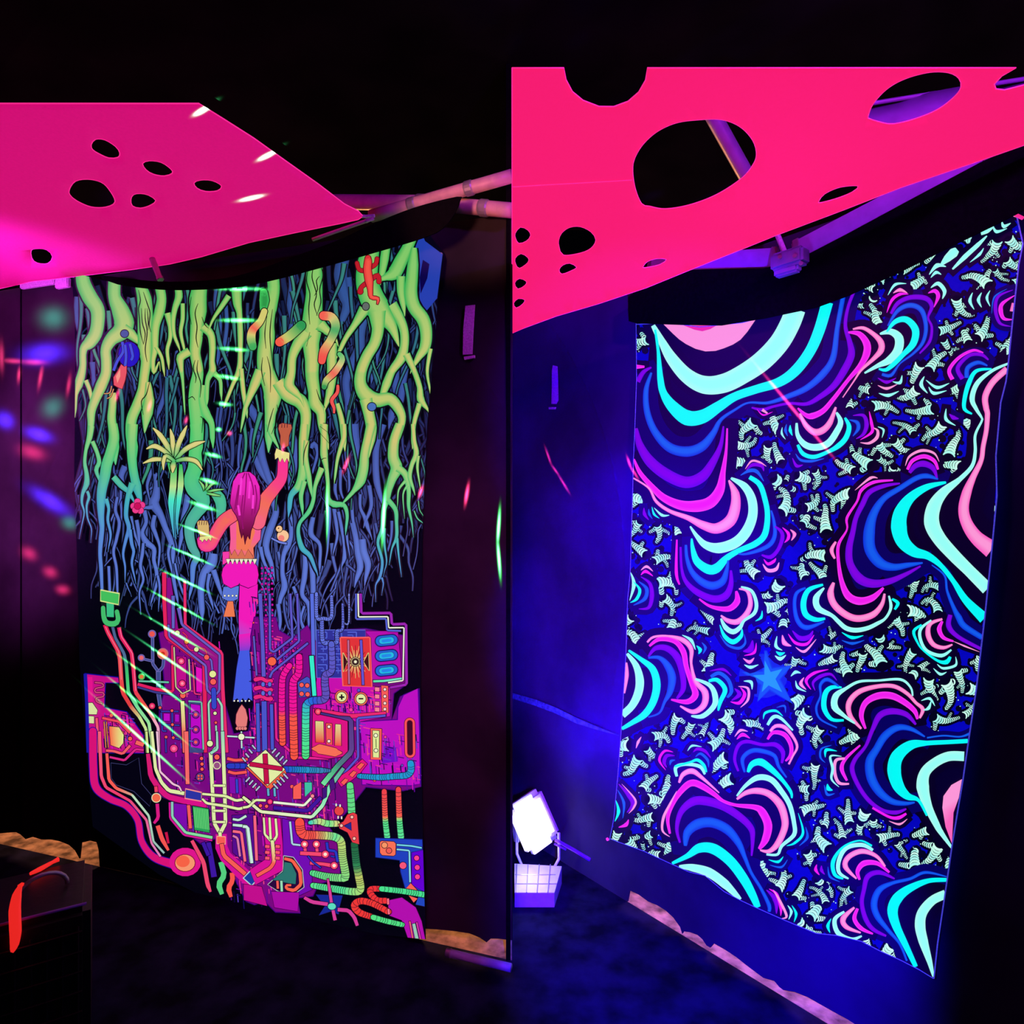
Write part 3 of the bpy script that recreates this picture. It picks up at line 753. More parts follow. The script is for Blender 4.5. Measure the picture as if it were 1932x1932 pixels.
CR = {'1': (120, 500, 350 / 1932), '2': (450, 430, 400 / 1932), '3': (120, 800, 350 / 1932), '4': (450, 800, 400 / 1932), 'F': (340, 780, 620 / 1932),
      '5': (140, 1080, 340 / 1932), '6': (460, 1120, 360 / 1932), '7': (140, 1380, 340 / 1932), '8': (460, 1440, 360 / 1932)}
def q(c, pts):
    ox, oy, k = CR[c]
    return [(ox + p[0] * k, oy + p[1] * k) + ((p[2] * k,) if len(p) > 2 else ()) for p in pts]
def q1(c, x, y): ox, oy, k = CR[c]; return ox + x * k, oy + y * k
def qs(c, s_):
    return q(c, [tuple(float(v) for v in t.split(',')) for t in s_.split()])
GC = [(430, (120, 200, 104)), (540, (140, 200, 106)), (640, (184, 202, 112)), (740, (208, 196, 116)), (800, (160, 205, 120)), (880, (95, 200, 132)), (950, (70, 175, 190)), (1010, (84, 140, 208)), (1200, (96, 120, 214))]
GE = [(430, (30, 168, 78)), (600, (34, 176, 84)), (760, (50, 182, 92)), (860, (52, 190, 112)), (940, (50, 150, 180)), (1000, (66, 112, 196)), (1200, (72, 92, 190))]
BC = [(430, (42, 76, 150)), (600, (52, 92, 158)), (760, (62, 90, 170)), (900, (80, 105, 190)), (1050, (98, 128, 220)), (1250, (92, 120, 220))]
def gcol(x, y, u):
    yy = y - (90 if x > 560 else 0) * (1 if y > 700 else 0)
    c = interp3(GE, yy) if abs(u) > .9 else interp3(GC, yy)
    if y > 700 and 340 < x < 420 and y < 1060: c = mixc(c, (80, 205, 110), .5)
    return c
def interp3(tab, y):
    if y <= tab[0][0]: return tab[0][1]
    for (a, p), (b_, r) in zip(tab, tab[1:]):
        if y <= b_: return mixc(p, r, (y - a) / (b_ - a))
    return tab[-1][1]
def bcol(k):
    return lambda x, y, u: mixc((4, 6, 30), interp3(BC, y), k * (0.72 if abs(u) > .9 else 1.0))
# tangle of fine roots behind everything
rnd = random.Random(11)
FR = [(145, 1010), (200, 1120), (260, 1150), (330, 1120), (400, 1185), (480, 1200), (560, 1190), (620, 1150), (700, 1090), (760, 1040), (795, 980)]
def meander(x, y, L_, w0, w1, sway):
    pts = []; n = max(3, int(L_ / 26)); a = rnd.uniform(0, 6.3); f = rnd.uniform(.5, 1.0)
    dx = rnd.uniform(-0.25, 0.25)
    for i in range(n + 1):
        t = i / n
        pts.append((x + dx * L_ * t + sway * math.sin(a + i * f * 1.5) * (0.4 + t), y + L_ * t, w0 + (w1 - w0) * t))
    return pts
def ystart(): return rnd.uniform(0, 1)
for i in range(270):
    x = rnd.uniform(145, 812); y0 = interp(LTOP, x) - 10; y1 = interp(FR, x)
    d = i / 270
    ys = y0 + (y1 - y0) * rnd.random() ** (1.15) * .92
    L_ = min(rnd.uniform(90, 300), y1 - ys + rnd.uniform(-10, 25))
    if L_ < 40: continue
    k = 0.36 + 0.5 * d + rnd.uniform(-.08, .08)
    if ys < 700: k *= 0.8
    w0 = rnd.uniform(5, 11) * (0.7 + .5 * (1 - d))
    P = meander(x, ys, L_, w0, rnd.uniform(1.2, 3.5), rnd.uniform(3, 9))
    pr.stroke(P, None, (0, 0, 0), 1.6, step=9, colf=bcol(min(1, k)), cap=False)
    for b_ in range(2):
        if rnd.random() < .75:
            s0 = P[rnd.randrange(1, len(P) - 1)]
            B_ = [(s0[0], s0[1], s0[2] * .8)]; sgn = rnd.choice((-1, 1)); ln = rnd.uniform(40, 110)
            for j in range(1, 5): B_.append((s0[0] + sgn * (7 + 8 * j ** .7) + rnd.uniform(-3, 3), s0[1] + ln * j / 4, max(1.2, s0[2] * (.8 - .15 * j))))
            pr.stroke(B_, None, (0, 0, 0), 1.4, step=9, colf=bcol(min(1, k + .05)), cap=False)
def gr_(c, s_, blue=0, line=1.6):
    pr.stroke(qs(c, s_), None, (0, 0, 0), line, (2, 10, 14), step=6, colf=bcol(blue) if blue else gcol, cap=False)
ROOTS_B = """2 480,360,60 490,520,60 480,700,80 500,850,70 460,1000,50|2 960,260,110 930,420,120 960,600,110 990,700,90 950,830,60|2 1000,450,60 1020,600,50 1050,800,40|2 1160,790,60 1110,950,90 1100,1100,90 1030,1250,80 980,1400,70 1000,1600,60 1000,1800,80 1050,1932,90
4 1050,0,90 1060,150,90 1090,280,40|2 1440,1230,60 1430,1400,70 1440,1550,60 1400,1700,70|2 1320,850,50 1300,1000,50 1260,1150,50 1230,1300,60|2 1530,1200,70 1500,1400,60 1480,1560,60|2 40,1540,60 130,1680,80 200,1800,70|1 1600,250,60 1590,420,60 1620,600,60 1610,760,60 1600,950,60|1 1690,420,40 1700,620,40 1680,800,40
1 1060,1040,60 1070,1150,40 1050,1350,50 1000,1500,50|1 1130,1250,90 1170,1100,60 1180,950,50|1 640,820,60 630,950,90 680,1050,70 730,1150,50 760,1280,60|1 380,1550,50 400,1700,40 380,1850,14|1 140,330,50 130,500,50 150,640,40|1 300,1010,60 310,1150,40 320,1320,60
4 130,40,40 120,200,40 190,400,60 260,520,40|4 200,100,70 210,280,70 260,450,60 300,560,50|4 420,0,70 480,120,90 520,300,80 480,480,60|4 1310,0,80 1260,180,60 1250,350,60 1260,520,60 1290,650,40|4 660,220,40 690,180,50 720,260,30 680,420,20|4 300,680,60 340,800,60 280,980,70 250,1120,60 300,1280,40 320,1400,24
4 460,680,50 470,850,40 480,1000,40 450,1100,60 410,1200,40 400,1350,40 420,1480,60 380,1600,40 360,1750,20|4 600,1100,50 610,1250,50 600,1400,50 580,1550,40 640,1650,40 640,1800,24|4 680,850,40 660,1000,50 740,1100,30 740,1280,26|4 820,700,40 830,850,30 820,1000,24 810,1150,16 790,1260,8|4 870,760,40 890,900,34 900,1020,26 870,1150,14
4 960,780,40 980,900,30 990,1050,22 1010,1180,10|4 910,800,30 940,950,30 960,1100,20 965,1220,40 940,1300,10 950,1390,6|4 1040,900,50 1070,1040,50 1090,1180,60 1110,1300,60 1080,1400,40|4 1130,1050,60 1140,1160,70 1180,1280,60 1160,1400,30|4 1110,640,30 1110,760,26 1150,850,34 1170,920,40 1200,1000,16|4 1030,680,30 1040,850,30 1060,960,20|4 1190,560,40 1210,740,34 1160,880,24
4 890,480,30 880,600,30 900,680,14|4 930,420,30 930,600,24 960,690,10|4 1000,400,24 1010,560,20 1000,620,10|4 1060,380,26 1070,480,20|3 880,420,50 900,520,40 870,640,30 890,760,14|3 960,520,60 970,640,60 960,760,90 940,830,110 1010,950,70 1060,1080,60 1110,1200,60 1140,1320,50 1130,1480,40 1150,1640,40 1180,1800,30
3 930,860,60 880,870,40|3 950,950,40 930,1060,50 960,1150,40 1000,1280,24 990,1440,20|3 840,900,50 860,1020,40 820,1130,40 860,1230,70 940,1300,50 940,1420,40 970,1560,40 940,1700,24 920,1880,10|3 760,1000,40 780,1120,40 790,1300,10|3 700,960,40 720,1080,40 760,1200,20|3 1300,740,80 1270,880,60 1240,1020,50 1230,1160,50 1200,1320,16
3 1560,1350,90 1540,1450,110 1460,1560,80 1430,1720,70 1440,1932,60|3 1560,1520,60 1600,1640,50 1640,1760,30|3 1520,1560,40 1500,1700,30 1540,1850,30|3 640,440,70 600,540,60 620,640,40|3 1110,1250,40 1090,1350,30 1120,1500,24|3 1160,1450,24 1190,1600,24 1240,1750,24|3 830,1240,30 820,1350,36 800,1480,34 830,1620,26 790,1750,20 800,1932,10
3 560,760,30 540,900,34 580,1030,34 550,1200,34 520,1330,30 550,1500,30 560,1720,24|3 990,1580,34 960,1700,30 920,1830,20|3 980,1580,30 1000,1700,24 990,1900,10|3 470,1480,30 480,1720,30|3 630,1560,20 660,1680,14 690,1750,6
4 540,560,50 490,640,40 460,760,34 480,860,26|4 360,1640,40 380,1800,30 360,1920,20|4 500,1480,30 540,1600,30 560,1760,24 600,1900,20|4 600,1660,26 570,1780,20 620,1900,16|4 640,1180,40 670,1300,50 680,1500,50 680,1700,50 690,1932,50|4 200,1120,40 230,1250,30 300,1400,24"""
def root_set(text, blue, line):
    """outlines of the whole set first, then the fills, so that branches grow out of their stems"""
    S = []
    for ln in text.replace('\n', '|').split('|'):
        c, s_ = ln.split(' ', 1)
        if ' ' in s_:
            P = qs(c, s_); (x0, y0, w0), (x1, y1, w1) = P[-2], P[-1]
            l = math.hypot(x1 - x0, y1 - y0) or 1; e = 8 + w1 * 1.6
            P += [(x1 + (x1 - x0) / l * e * .5, y1 + (y1 - y0) / l * e * .5, w1 * .5), (x1 + (x1 - x0) / l * e * .8, y1 + e * .9, .8)]
            S.append(spline(P, 6))
    pr.up()
    for P in S: pr.strip(P, (2, 10, 14), None, line, False)
    for P in S: pr.layer += 0.35; pr.strip(P, None, (0, 0, 0), 0, colf=bcol(blue) if blue else gcol)
rb = ROOTS_B.replace('\n', '|').split('|')
for k in range(0, len(rb), 7): root_set('|'.join(rb[k:k + 7]), 0.95, 1.8)
ROOTS = """1 190,80,130 210,200,150 270,330,160 350,460,150 355,600,140 330,720,140 270,810,130 215,860,90 200,930,75 200,1050,75 180,1160,90 150,1250,100 125,1350,50 120,1500,35|1 230,1200,50 270,1300,45 290,1400,35
1 530,170,130 530,330,130 590,470,180 630,600,210 600,690,190 500,770,140 440,880,110 445,1000,110 440,1130,110 390,1260,120 330,1400,100 290,1520,90 285,1650,70 270,1780,55 240,1900,40|3 290,20,65 270,140,60 235,260,35 220,400,35 240,520,45 240,620,60 200,720,35 190,820,25 215,920,15 190,1050,10 170,1150,6|3 300,180,45 350,300,40 370,400,45 340,480,45 380,600,20
1 620,660,110 700,720,110 770,790,60|3 245,700,30 265,760,30 240,850,22 250,980,16 290,1090,12 285,1190,6|1 510,1330,70 510,1450,80 500,1600,90 520,1750,95 530,1900,100|3 510,0,100 525,150,110 490,300,110 450,420,110 430,540,110 400,680,100 390,800,90 390,950,65 400,1080,50 390,1200,50 380,1350,40 390,1500,40 400,1720,30|3 520,550,60 600,640,60 670,700,45 700,750,40|3 440,780,50 470,880,30 460,1000,30 490,1150,25 470,1280,10
1 800,215,110 840,350,150 850,500,160 850,700,160 850,870,150 860,1000,110 840,1150,100 820,1300,100 770,1450,110 710,1600,110 700,1750,110 720,1900,110|3 720,0,110 710,150,110 710,300,100 720,440,90 740,560,90 760,650,100 790,760,55 800,830,30|3 720,620,80 670,760,50 650,950,45 680,1080,45 650,1200,35 620,1350,25 640,1480,20 640,1600,10|3 690,1100,40 710,1250,36 730,1330,30 710,1450,26 740,1600,14
1 880,1220,50 890,1400,110 870,1540,120|1 1000,230,100 1020,350,100 1000,480,110 960,620,90 950,750,80 950,880,70 930,1000,50 940,1120,40 980,1040,20|1 1080,500,70 1110,640,50 1110,760,45 1080,880,40 1090,1000,35|1 960,850,40 1020,960,36 1040,1080,30|1 1190,230,70 1200,330,80 1160,450,60 1140,580,50 1150,720,40 1190,830,30|1 1240,400,45 1240,560,45 1220,700,40 1250,850,30
1 1420,220,150 1400,350,180 1400,480,180 1390,620,140 1380,780,130 1370,920,110 1400,1100,110 1380,1250,130 1370,1400,140 1380,1550,140 1390,1700,140 1380,1900,140|3 1380,0,130 1390,150,130 1370,300,130 1370,450,150 1330,580,150 1360,680,160 1440,760,150 1450,840,130 1380,930,120 1320,1030,110 1310,1150,100 1340,1280,90 1390,1380,70 1350,1480,60 1340,1650,40 1320,1750,30
1 1450,640,100 1530,720,80 1550,850,70 1545,1000,60 1550,1100,80 1500,1200,50 1490,1400,40|1 1570,1130,60 1630,1200,40 1640,1330,30|1 1310,900,90 1220,960,90 1220,1050,60 1240,1200,30 1260,1500,15|1 1450,1250,60 1440,1400,70 1480,1540,90 1540,1650,60 1550,1800,50|3 1560,700,90 1620,770,120 1640,850,110 1630,960,80 1600,1050,30|1 1720,320,60 1640,440,50 1560,560,30 1520,650,20|1 1800,250,110 1810,400,90 1830,500,60 1840,700,60 1840,900,50 1830,1080,60 1760,1250,40 1700,1400,36|1 1850,1080,50 1870,1300,50 1900,1500,40
2 310,420,110 320,560,110 290,700,130 260,850,140 260,1000,140 240,1150,140 250,1300,150 300,1450,160 310,1550,160 290,1700,100 280,1900,80|4 285,0,80 300,90,50 345,180,24|2 200,1300,100 150,1420,90 100,1540,60 60,1650,40 30,1800,20|2 360,1400,120 450,1520,130 560,1580,130 610,1680,100 610,1800,90 600,1932,70|4 600,0,70 590,150,80 590,300,80 590,430,90 550,560,70 480,650,50 465,760,40|4 620,150,50 610,300,50 640,480,50 660,600,30|4 600,520,50 570,650,40 580,760,30
2 700,310,130 690,450,150 690,600,150 680,750,170 670,900,190 660,1050,150 670,1200,130 670,1350,120 690,1500,110 700,1600,120 750,1680,90 760,1800,70 790,1900,60|2 620,950,120 540,1060,100 490,1180,80 480,1320,80 460,1430,100 520,1500,70|2 740,880,120 830,960,60|2 850,1050,100 850,1200,90 850,1350,90 830,1500,70 800,1600,40|4 780,0,70 780,150,65 780,280,70 800,400,40 815,550,35 820,680,40 870,730,60 960,740,40 990,830,30 980,950,20|4 760,400,60 700,560,35 680,700,35 640,800,40 560,900,30 545,1000,35 580,1130,50 650,1200,40 700,1320,24
2 900,1600,40 940,1750,50 960,1932,50|4 960,0,45 960,120,50 930,220,40 900,330,30 880,480,20|2 1350,130,80 1330,280,80 1310,400,60|2 1600,40,90 1540,180,100 1480,300,120 1420,410,130 1340,450,60|2 1480,440,80 1480,580,70 1500,700,50|2 1600,180,50 1590,330,100 1580,450,110 1570,600,120 1600,720,120 1680,830,120 1710,950,110 1700,1080,100 1640,1180,60 1600,1250,30|2 1750,1100,40 1720,1300,30 1740,1450,20
2 1390,700,120 1470,830,90 1510,950,80 1510,1080,80 1480,1190,90 1400,1300,70 1350,1420,80 1320,1500,60|2 1530,1150,70 1600,1300,50 1650,1450,50 1660,1560,70 1720,1650,25|2 1650,1600,50 1600,1780,40 1590,1932,35|2 1210,165,150 1180,320,190 1170,470,200 1200,600,220 1260,720,230 1290,760,200|2 1150,740,110 1060,880,60 980,1000,45 930,1100,40|2 1260,760,170 1270,920,110 1240,1050,100 1170,1170,100 1120,1300,100 1110,1420,110 1160,1520,140 1260,1570,130 1380,1560,110 1460,1650,90 1490,1750,70 1450,1900,60
2 1160,1560,120 1190,1700,100 1210,1820,100 1200,1932,90|4 1210,0,90 1180,130,80 1150,270,80 1140,400,90 1110,520,90 1050,610,40 980,690,25|4 1470,0,80 1420,150,90 1410,300,100 1440,400,110 1400,500,80 1370,600,60 1350,700,50 1320,800,40 1310,950,35 1270,1080,25 1310,1250,25 1290,1390,25 1250,1470,12 1250,1580,6|4 1450,400,70 1520,460,60 1550,600,40 1550,750,30 1580,900,15 1590,990,6|4 1360,690,50 1430,780,40 1440,900,30 1440,1030,30 1400,1130,15 1380,1240,8|4 1445,1040,26 1460,1200,15 1480,1350,8
4 1590,0,40 1600,150,40 1620,270,50 1580,370,40 1560,480,40 1590,580,25|4 1640,290,30 1630,400,24 1650,540,12|4 1305,1400,20 1320,1450,12 1310,1520,6|4 1330,950,26 1330,1100,20 1350,1250,12 1330,1340,6|4 1520,520,30 1460,600,16 1450,720,8|4 1540,560,24 1500,640,14 1510,820,6|4 1640,700,8 1650,780,8 1680,830,6|4 1600,790,10 1630,860,12 1680,900,8"""
for i in range(95):                       # greener middle-sized roots of the upper half
    x = rnd.uniform(150, 812); y0 = interp(LTOP, x) - 6
    ys = y0 + rnd.random() ** 1.6 * 300; k = rnd.uniform(.3, .8)
    P = meander(x, ys, rnd.uniform(80, 230), rnd.uniform(5, 10), 1.5, rnd.uniform(3, 8))
    tc_ = mixc((34, 84, 150), (70, 178, 120), k)
    pr.stroke(P, None, (0, 0, 0), 1.8, step=8, cap=False, colf=lambda x, y, u, t=tc_: mixc((4, 20, 30), t, .6 if abs(u) > .9 else .92))
bl = q('2', [(1660, 20), (1700, 120), (1860, 240), (1810, 640), (1710, 760), (1650, 650), (1650, 400), (1610, 150)])
pr.poly(bl, (32, 62, 172)); pr.poly(q('2', [(1680, 290), (1740, 330), (1720, 460), (1660, 600), (1650, 450)]), (3, 3, 70))
root_set(ROOTS, 0, 3.0)
# hollows and grain in the wood
for c, x, y, rx, ry, col in [('1', 635, 715, 40, 38, (60, 85, 150)), ('2', 1160, 715, 30, 34, (95, 105, 100)), ('2', 1215, 1630, 38, 36, (70, 110, 180)), ('1', 680, 930, 110, 130, (8, 20, 190))]:
    X, Y = q1(c, x, y); k = CR[c][2]
    pr.up(); pr.disc(X, Y, rx * k + 1.5, (2, 6, 12), ry * k + 1.5); pr.up(); pr.disc(X, Y, rx * k, col, ry * k)
for s_ in ["1 610,800 620,900 560,1000 520,1100", "1 640,830 650,950 640,1060", "1 690,820 720,950 700,990"]:
    c, r = s_.split(' ', 1); pr.stroke([p + (5,) for p in qs(c, r)], (50, 80, 210), None, 0.8, cap=False)
GRAIN = """1 780,260 800,370 780,450 790,560 800,700 830,820|1 830,280 870,400 900,500 890,620 910,700|1 810,450 820,600 850,720 830,830|1 850,450 850,560 870,700 850,880 870,1010|1 870,450 880,560 880,680|1 1400,400 1370,500 1390,640 1380,760 1400,860|1 1330,330 1310,480 1330,620|1 1440,540 1470,620 1510,660|1 1440,740 1480,760 1500,830|1 1370,990 1350,1080 1380,1170 1370,1230|1 1400,990 1390,1100 1430,1240 1420,1380|1 1280,1410 1340,1370 1370,1410|1 1420,1580 1450,1600 1440,1750|1 900,1200 860,1350 810,1420 830,1560|1 930,1240 940,1360 970,1480
2 640,340 620,480 650,600 640,740 650,880|2 690,330 670,450 710,600 690,700 720,800|2 740,330 770,430 740,560 750,680 710,800|2 740,440 710,480 720,560 690,620|2 650,950 620,1080|2 720,940 770,960 800,1040|2 260,800 240,960 250,1100|2 310,740 290,900 290,1050 320,1300|2 340,760 330,900 350,1050|2 220,1180 210,1300 240,1440|2 260,1170 290,1300 290,1500|2 320,1640 290,1740 260,1860|2 350,1610 360,1720 300,1880|2 400,1590 400,1700 330,1850|2 710,1470 740,1560 790,1640|2 770,1780 820,1790 830,1850|4 740,80 830,180|4 740,20 820,80|4 800,310 750,330 790,430|4 640,150 600,250 590,380"""
pr.up()
for line in GRAIN.replace('\n', '|').split('|'):
    c, r = line.split(' ', 1); P = qs(c, r); n = len(P)
    pr.strip(spline([p + (2.0 if 0 < i < n - 1 else .8,) for i, p in enumerate(P)], 6), (10, 22, 14))
# bromeliads
def leaf(c, pts, base=(70, 190, 110), tip=(222, 208, 132)):
    P = q(c, pts); n = len(P)
    pr.stroke(P, [(0, base), (.45, tip), (1, tip)], [(0, (50, 150, 90)), (.5, (170, 190, 110)), (1, tip)], 1.4, (8, 30, 10), cap=False)
for s_ in ["1090,400,20 1150,600,60 1160,850,60 1150,1050,30 1170,1200,10", "1220,420,30 1220,620,60 1200,800,50 1180,1000,30 1190,1150,8", "1150,420,60 1140,650,70 1120,820,60 1130,1000,30 1150,1180,8"]:
    pr.stroke(qs('3', s_), [(0, (30, 180, 90)), (.3, (190, 225, 140)), (.5, (70, 230, 200)), (1, (70, 140, 200))], None, 1.4, cap=False)
for p in [[(1150, 380, 30), (1080, 230, 55), (1000, 110, 50), (930, 40, 8)], [(1160, 370, 30), (1140, 230, 50), (1130, 130, 45), (1110, 50, 6)], [(1165, 370, 30), (1190, 230, 50), (1240, 110, 50), (1285, 15, 6)],
          [(1170, 370, 30), (1260, 270, 50), (1370, 210, 50), (1475, 180, 6)], [(1150, 380, 30), (1060, 290, 45), (950, 230, 50), (860, 260, 6)], [(1150, 390, 30), (1040, 370, 40), (930, 370, 45), (825, 410, 6)],
          [(1170, 385, 30), (1270, 365, 45), (1380, 390, 45), (1445, 480, 6)], [(1160, 390, 30), (1070, 330, 40), (1040, 390, 40), (1040, 480, 6)], [(1150, 390, 40), (1140, 440, 60), (1135, 510, 6)]]: leaf('3', p)
for p in [[(1470, 700, 20), (1450, 640, 24), (1410, 590, 5)], [(1480, 700, 20), (1490, 630, 24), (1480, 580, 5)], [(1480, 700, 20), (1530, 640, 24), (1580, 610, 5)], [(1490, 710, 20), (1570, 690, 24), (1670, 680, 5)], [(1490, 720, 20), (1560, 735, 24), (1640, 750, 5)]]: leaf('3', p, (60, 190, 90), (130, 220, 130))
# moth, flower, lizard, snakes, nestling
pr.poly(q('1', [(520, 1170), (560, 1110), (600, 1035), (630, 1060), (655, 1050), (655, 1120), (640, 1200), (610, 1290), (560, 1270), (525, 1250)]), (228, 84, 92), 1.4, (90, 10, 20))
pr.poly(q('1', [(545, 1160), (590, 1080), (590, 1160), (560, 1230)]), (245, 150, 130))
for s_ in ["500,1260,10 480,1330,10 420,1340,8", "520,1290,10 490,1370,10 450,1390,8"]: pr.stroke(qs('1', s_), (226, 160, 90), None, 1.0, cap=False)
for dx, dy in ((-40, 0), (0, -45), (45, -10), (30, 45), (-20, 40), (0, 0)):
    X, Y = q1('3', 770 + dx, 855 + dy); pr.dot(X, Y, 6.2, (236, 60, 140) if dx or dy else (200, 16, 90), 0.8, (90, 0, 40))
rl = (216, 48, 50); ro = (96, 6, 18)
for s_ in ["1150,390,40 1100,380,34 1080,320,34", "1200,360,40 1250,330,34 1262,280,34", "1210,470,40 1270,430,36 1280,490,40", "1170,500,40 1120,540,36 1110,580,50"]: pr.stroke(qs('2', s_), (186, 28, 40), None, 1.2, ro)
pr.stroke(qs('2', "1180,275,50 1180,310,66 1175,380,70 1190,480,72 1200,560,45 1210,630,36 1270,645,30 1265,695,8"), (240, 84, 70), rl, 1.4, ro)
SN = [(0, (60, 180, 90)), (.3, (210, 200, 110)), (.5, (240, 96, 80)), (.7, (215, 205, 115)), (1, (60, 170, 90))]
pr.stroke(qs('2', "230,590,70 235,660,90 225,740,60"), (40, 150, 70), (60, 190, 90), 1.6)
pr.stroke(qs('2', "235,760,56 200,850,60 130,930,72 115,1010,80 130,1080,70"), SN[1:], None, 1.6)
pr.stroke(qs('2', "375,1040,80 470,980,86 570,890,86"), [(0, (240, 90, 70)), (.3, (200, 205, 110)), (1, (40, 150, 80))], None, 1.6)
pr.stroke(qs('2', "775,800,80 850,815,80 885,900,80 840,1020,72 780,1120,80 760,1210,66"), [(0, (240, 96, 80)), (.2, (215, 200, 120)), (.42, (70, 170, 100)), (.65, (215, 195, 115)), (.9, (240, 84, 74))], None, 1.6)
pr.stroke(qs('2', "920,1150,40 945,1200,52 880,1310,62 800,1390,56 780,1450,46"), [(0, (90, 190, 110)), (.35, (215, 200, 130)), (.6, (236, 100, 84)), (.8, (200, 205, 115)), (1, (50, 150, 80))], None, 1.6)
pr.stroke(qs('2', "905,1440,26 900,1500,30 850,1570,34 870,1640,26 870,1690,16"), (236, 84, 80), None, 1.4)
X, Y = q1('4', 405, 1020); pr.dot(X, Y, 11, (246, 196, 150), 1.2, (30, 10, 10)); X, Y = q1('4', 370, 955); pr.dot(X, Y, 6, (244, 196, 140), 1.2, (30, 10, 10)); X, Y = q1('4', 365, 950); pr.up(); pr.disc(X, Y, 1.2, (20, 5, 5))
X, Y = q1('4', 390, 1040); pr.up(); pr.disc(X, Y, 6, (244, 130, 120))
pr.stroke(qs('4', "300,1040,14 370,1075,18 440,1090,18"), (110, 130, 220), None, 1.2)
pr.build('root_print', tl)['label'] = 'green and blue root print'

# climbing figure
LC = (70, 6, 40)
def fp_(pts): return q('F', pts)
pr.poly(fp_([(255, 1020), (345, 1015), (340, 1090), (295, 1110), (245, 1085)]), (92, 120, 214), 1.2)
pr.poly(fp_([(280, 1105), (310, 1105), (322, 1195), (255, 1195)]), (238, 122, 80), 1.2, LC)
for x in (262, 285, 308, 330): X, Y = q1('F', x, 1072); pr.dot(X, Y, 1.8, (240, 240, 220), .7)
pr.poly(fp_([(320, 575), (292, 650), (296, 740), (286, 850), (434, 850), (430, 790), (470, 740), (478, 640), (510, 560), (450, 550), (390, 560)]), None, 1.3, LC,
        grad=lambda x, y: (246, 92, 150) if (x < 436 or x > 487) else (242, 122, 90))
pr.poly(fp_([(330, 620), (330, 800), (400, 810), (440, 700), (430, 600)]), (242, 122, 84))
pr.stroke(q('F', [(305, 600, 78), (252, 640, 78), (205, 715, 74), (178, 775, 62), (140, 780, 60), (122, 745, 44)]), [(0, (244, 112, 84)), (.5, (246, 96, 110)), (1, (246, 70, 150))], [(0, (244, 90, 110)), (1, (240, 40, 160))], 1.3, LC)
pr.stroke(q('F', [(458, 640, 84), (495, 520, 78), (550, 445, 70), (596, 380, 60), (604, 285, 58)]), [(0, (244, 100, 130)), (.3, (242, 110, 90)), (.6, (246, 70, 130)), (1, (248, 50, 150))], None, 1.3, LC)
pr.poly(fp_([(112, 742), (118, 720), (170, 712), (185, 728), (180, 750), (165, 735), (155, 752), (142, 738), (130, 757), (122, 745)]), (228, 222, 140), 1.0, LC)
pr.poly(fp_([(100, 640), (112, 630), (160, 632), (168, 660), (170, 715), (118, 722), (104, 680)]), (216, 180, 112), 1.2, LC)
pr.up()
for x in (114, 128, 142, 156): pr.strip([q1('F', x, 632) + (1.2,), q1('F', x - 3, 656) + (1.2,)], LC)
pr.poly(fp_([(566, 205), (600, 222), (642, 232), (640, 288), (628, 262), (614, 290), (600, 262), (586, 288), (576, 258), (558, 270), (556, 240)]), (230, 222, 140), 1.0, LC)
pr.poly(fp_([(582, 66), (600, 58), (652, 66), (656, 86), (640, 130), (636, 190), (600, 206), (588, 180), (590, 130), (578, 90)]), (190, 92, 66), 1.2, LC)
pr.up()
for x in (598, 614, 630): pr.strip([q1('F', x, 62) + (1.2,), q1('F', x - 1, 84) + (1.2,)], LC)
def hairg(x, y):
    t = (y - 890) / 135
    return mixc((236, 40, 190), (70, 8, 24), max(0, min(1, t * 1.25 - .3)))
pr.poly(fp_([(380, 344), (340, 355), (312, 400), (300, 470), (294, 530), (310, 570), (330, 600), (345, 640), (352, 690), (362, 735), (372, 700), (382, 770), (395, 715), (408, 740), (414, 690), (430, 650), (440, 610), (462, 560), (470, 500), (466, 430), (440, 370), (410, 346)]), None, 1.3, (60, 0, 40), grad=hairg)
for s_ in ["380,350 350,430 330,560", "390,350 385,450 370,620", "400,350 430,450 420,600", "345,420 330,500 320,570", "440,420 450,500 436,590", "370,480 360,580 370,680"]:
    P = qs('F', s_); pr.up(); pr.strip(spline([p + (2.4,) for p in P], 6), (150, 16, 110))
for s_ in ["360,380 352,480", "410,400 404,500", "430,480 426,560", "340,540 350,600"]:
    P = qs('F', s_); pr.up(); pr.strip([p + (4,) for p in P], (250, 60, 210))
pr.poly(fp_([(250, 815), (290, 812), (285, 870), (250, 890)]), (246, 60, 170), 1.0, LC)
pr.poly(fp_([(290, 800), (300, 835), (320, 802), (340, 840), (360, 800), (380, 842), (400, 800), (425, 838), (430, 855), (290, 855)]), (216, 112, 82), 1.0, LC)
pr.poly(fp_([(282, 872), (252, 910), (244, 950), (254, 1000), (298, 1026), (340, 1008), (350, 995), (352, 1012), (400, 1030), (450, 1008), (460, 950), (452, 900), (430, 872)]), (240, 26, 184), 1.3, LC)
pr.poly(fp_([(350, 1010), (400, 1030), (456, 1004), (452, 1120), (432, 1250), (406, 1392), (414, 1500), (424, 1690), (400, 1672), (384, 1700), (368, 1672), (350, 1700), (336, 1674), (310, 1694), (332, 1500), (350, 1392), (344, 1200)]), None, 1.3, (10, 4, 60),
        grad=lambda x, y: (240, 26, 184) if y < 1215 else (66, 90, 224))
pr.poly(fp_([(345, 1300), (428, 1290), (408, 1392), (350, 1396)]), None, 0, grad=lambda x, y: (240, 26, 184) if y < 1205 else (120, 60, 210))
for i in range(7):
    x = 282 + i * 26; pr.poly(fp_([(x - 13, 856), (x + 13, 856), (x, 888)]), (236, 232, 200), 1.0, (20, 5, 20))
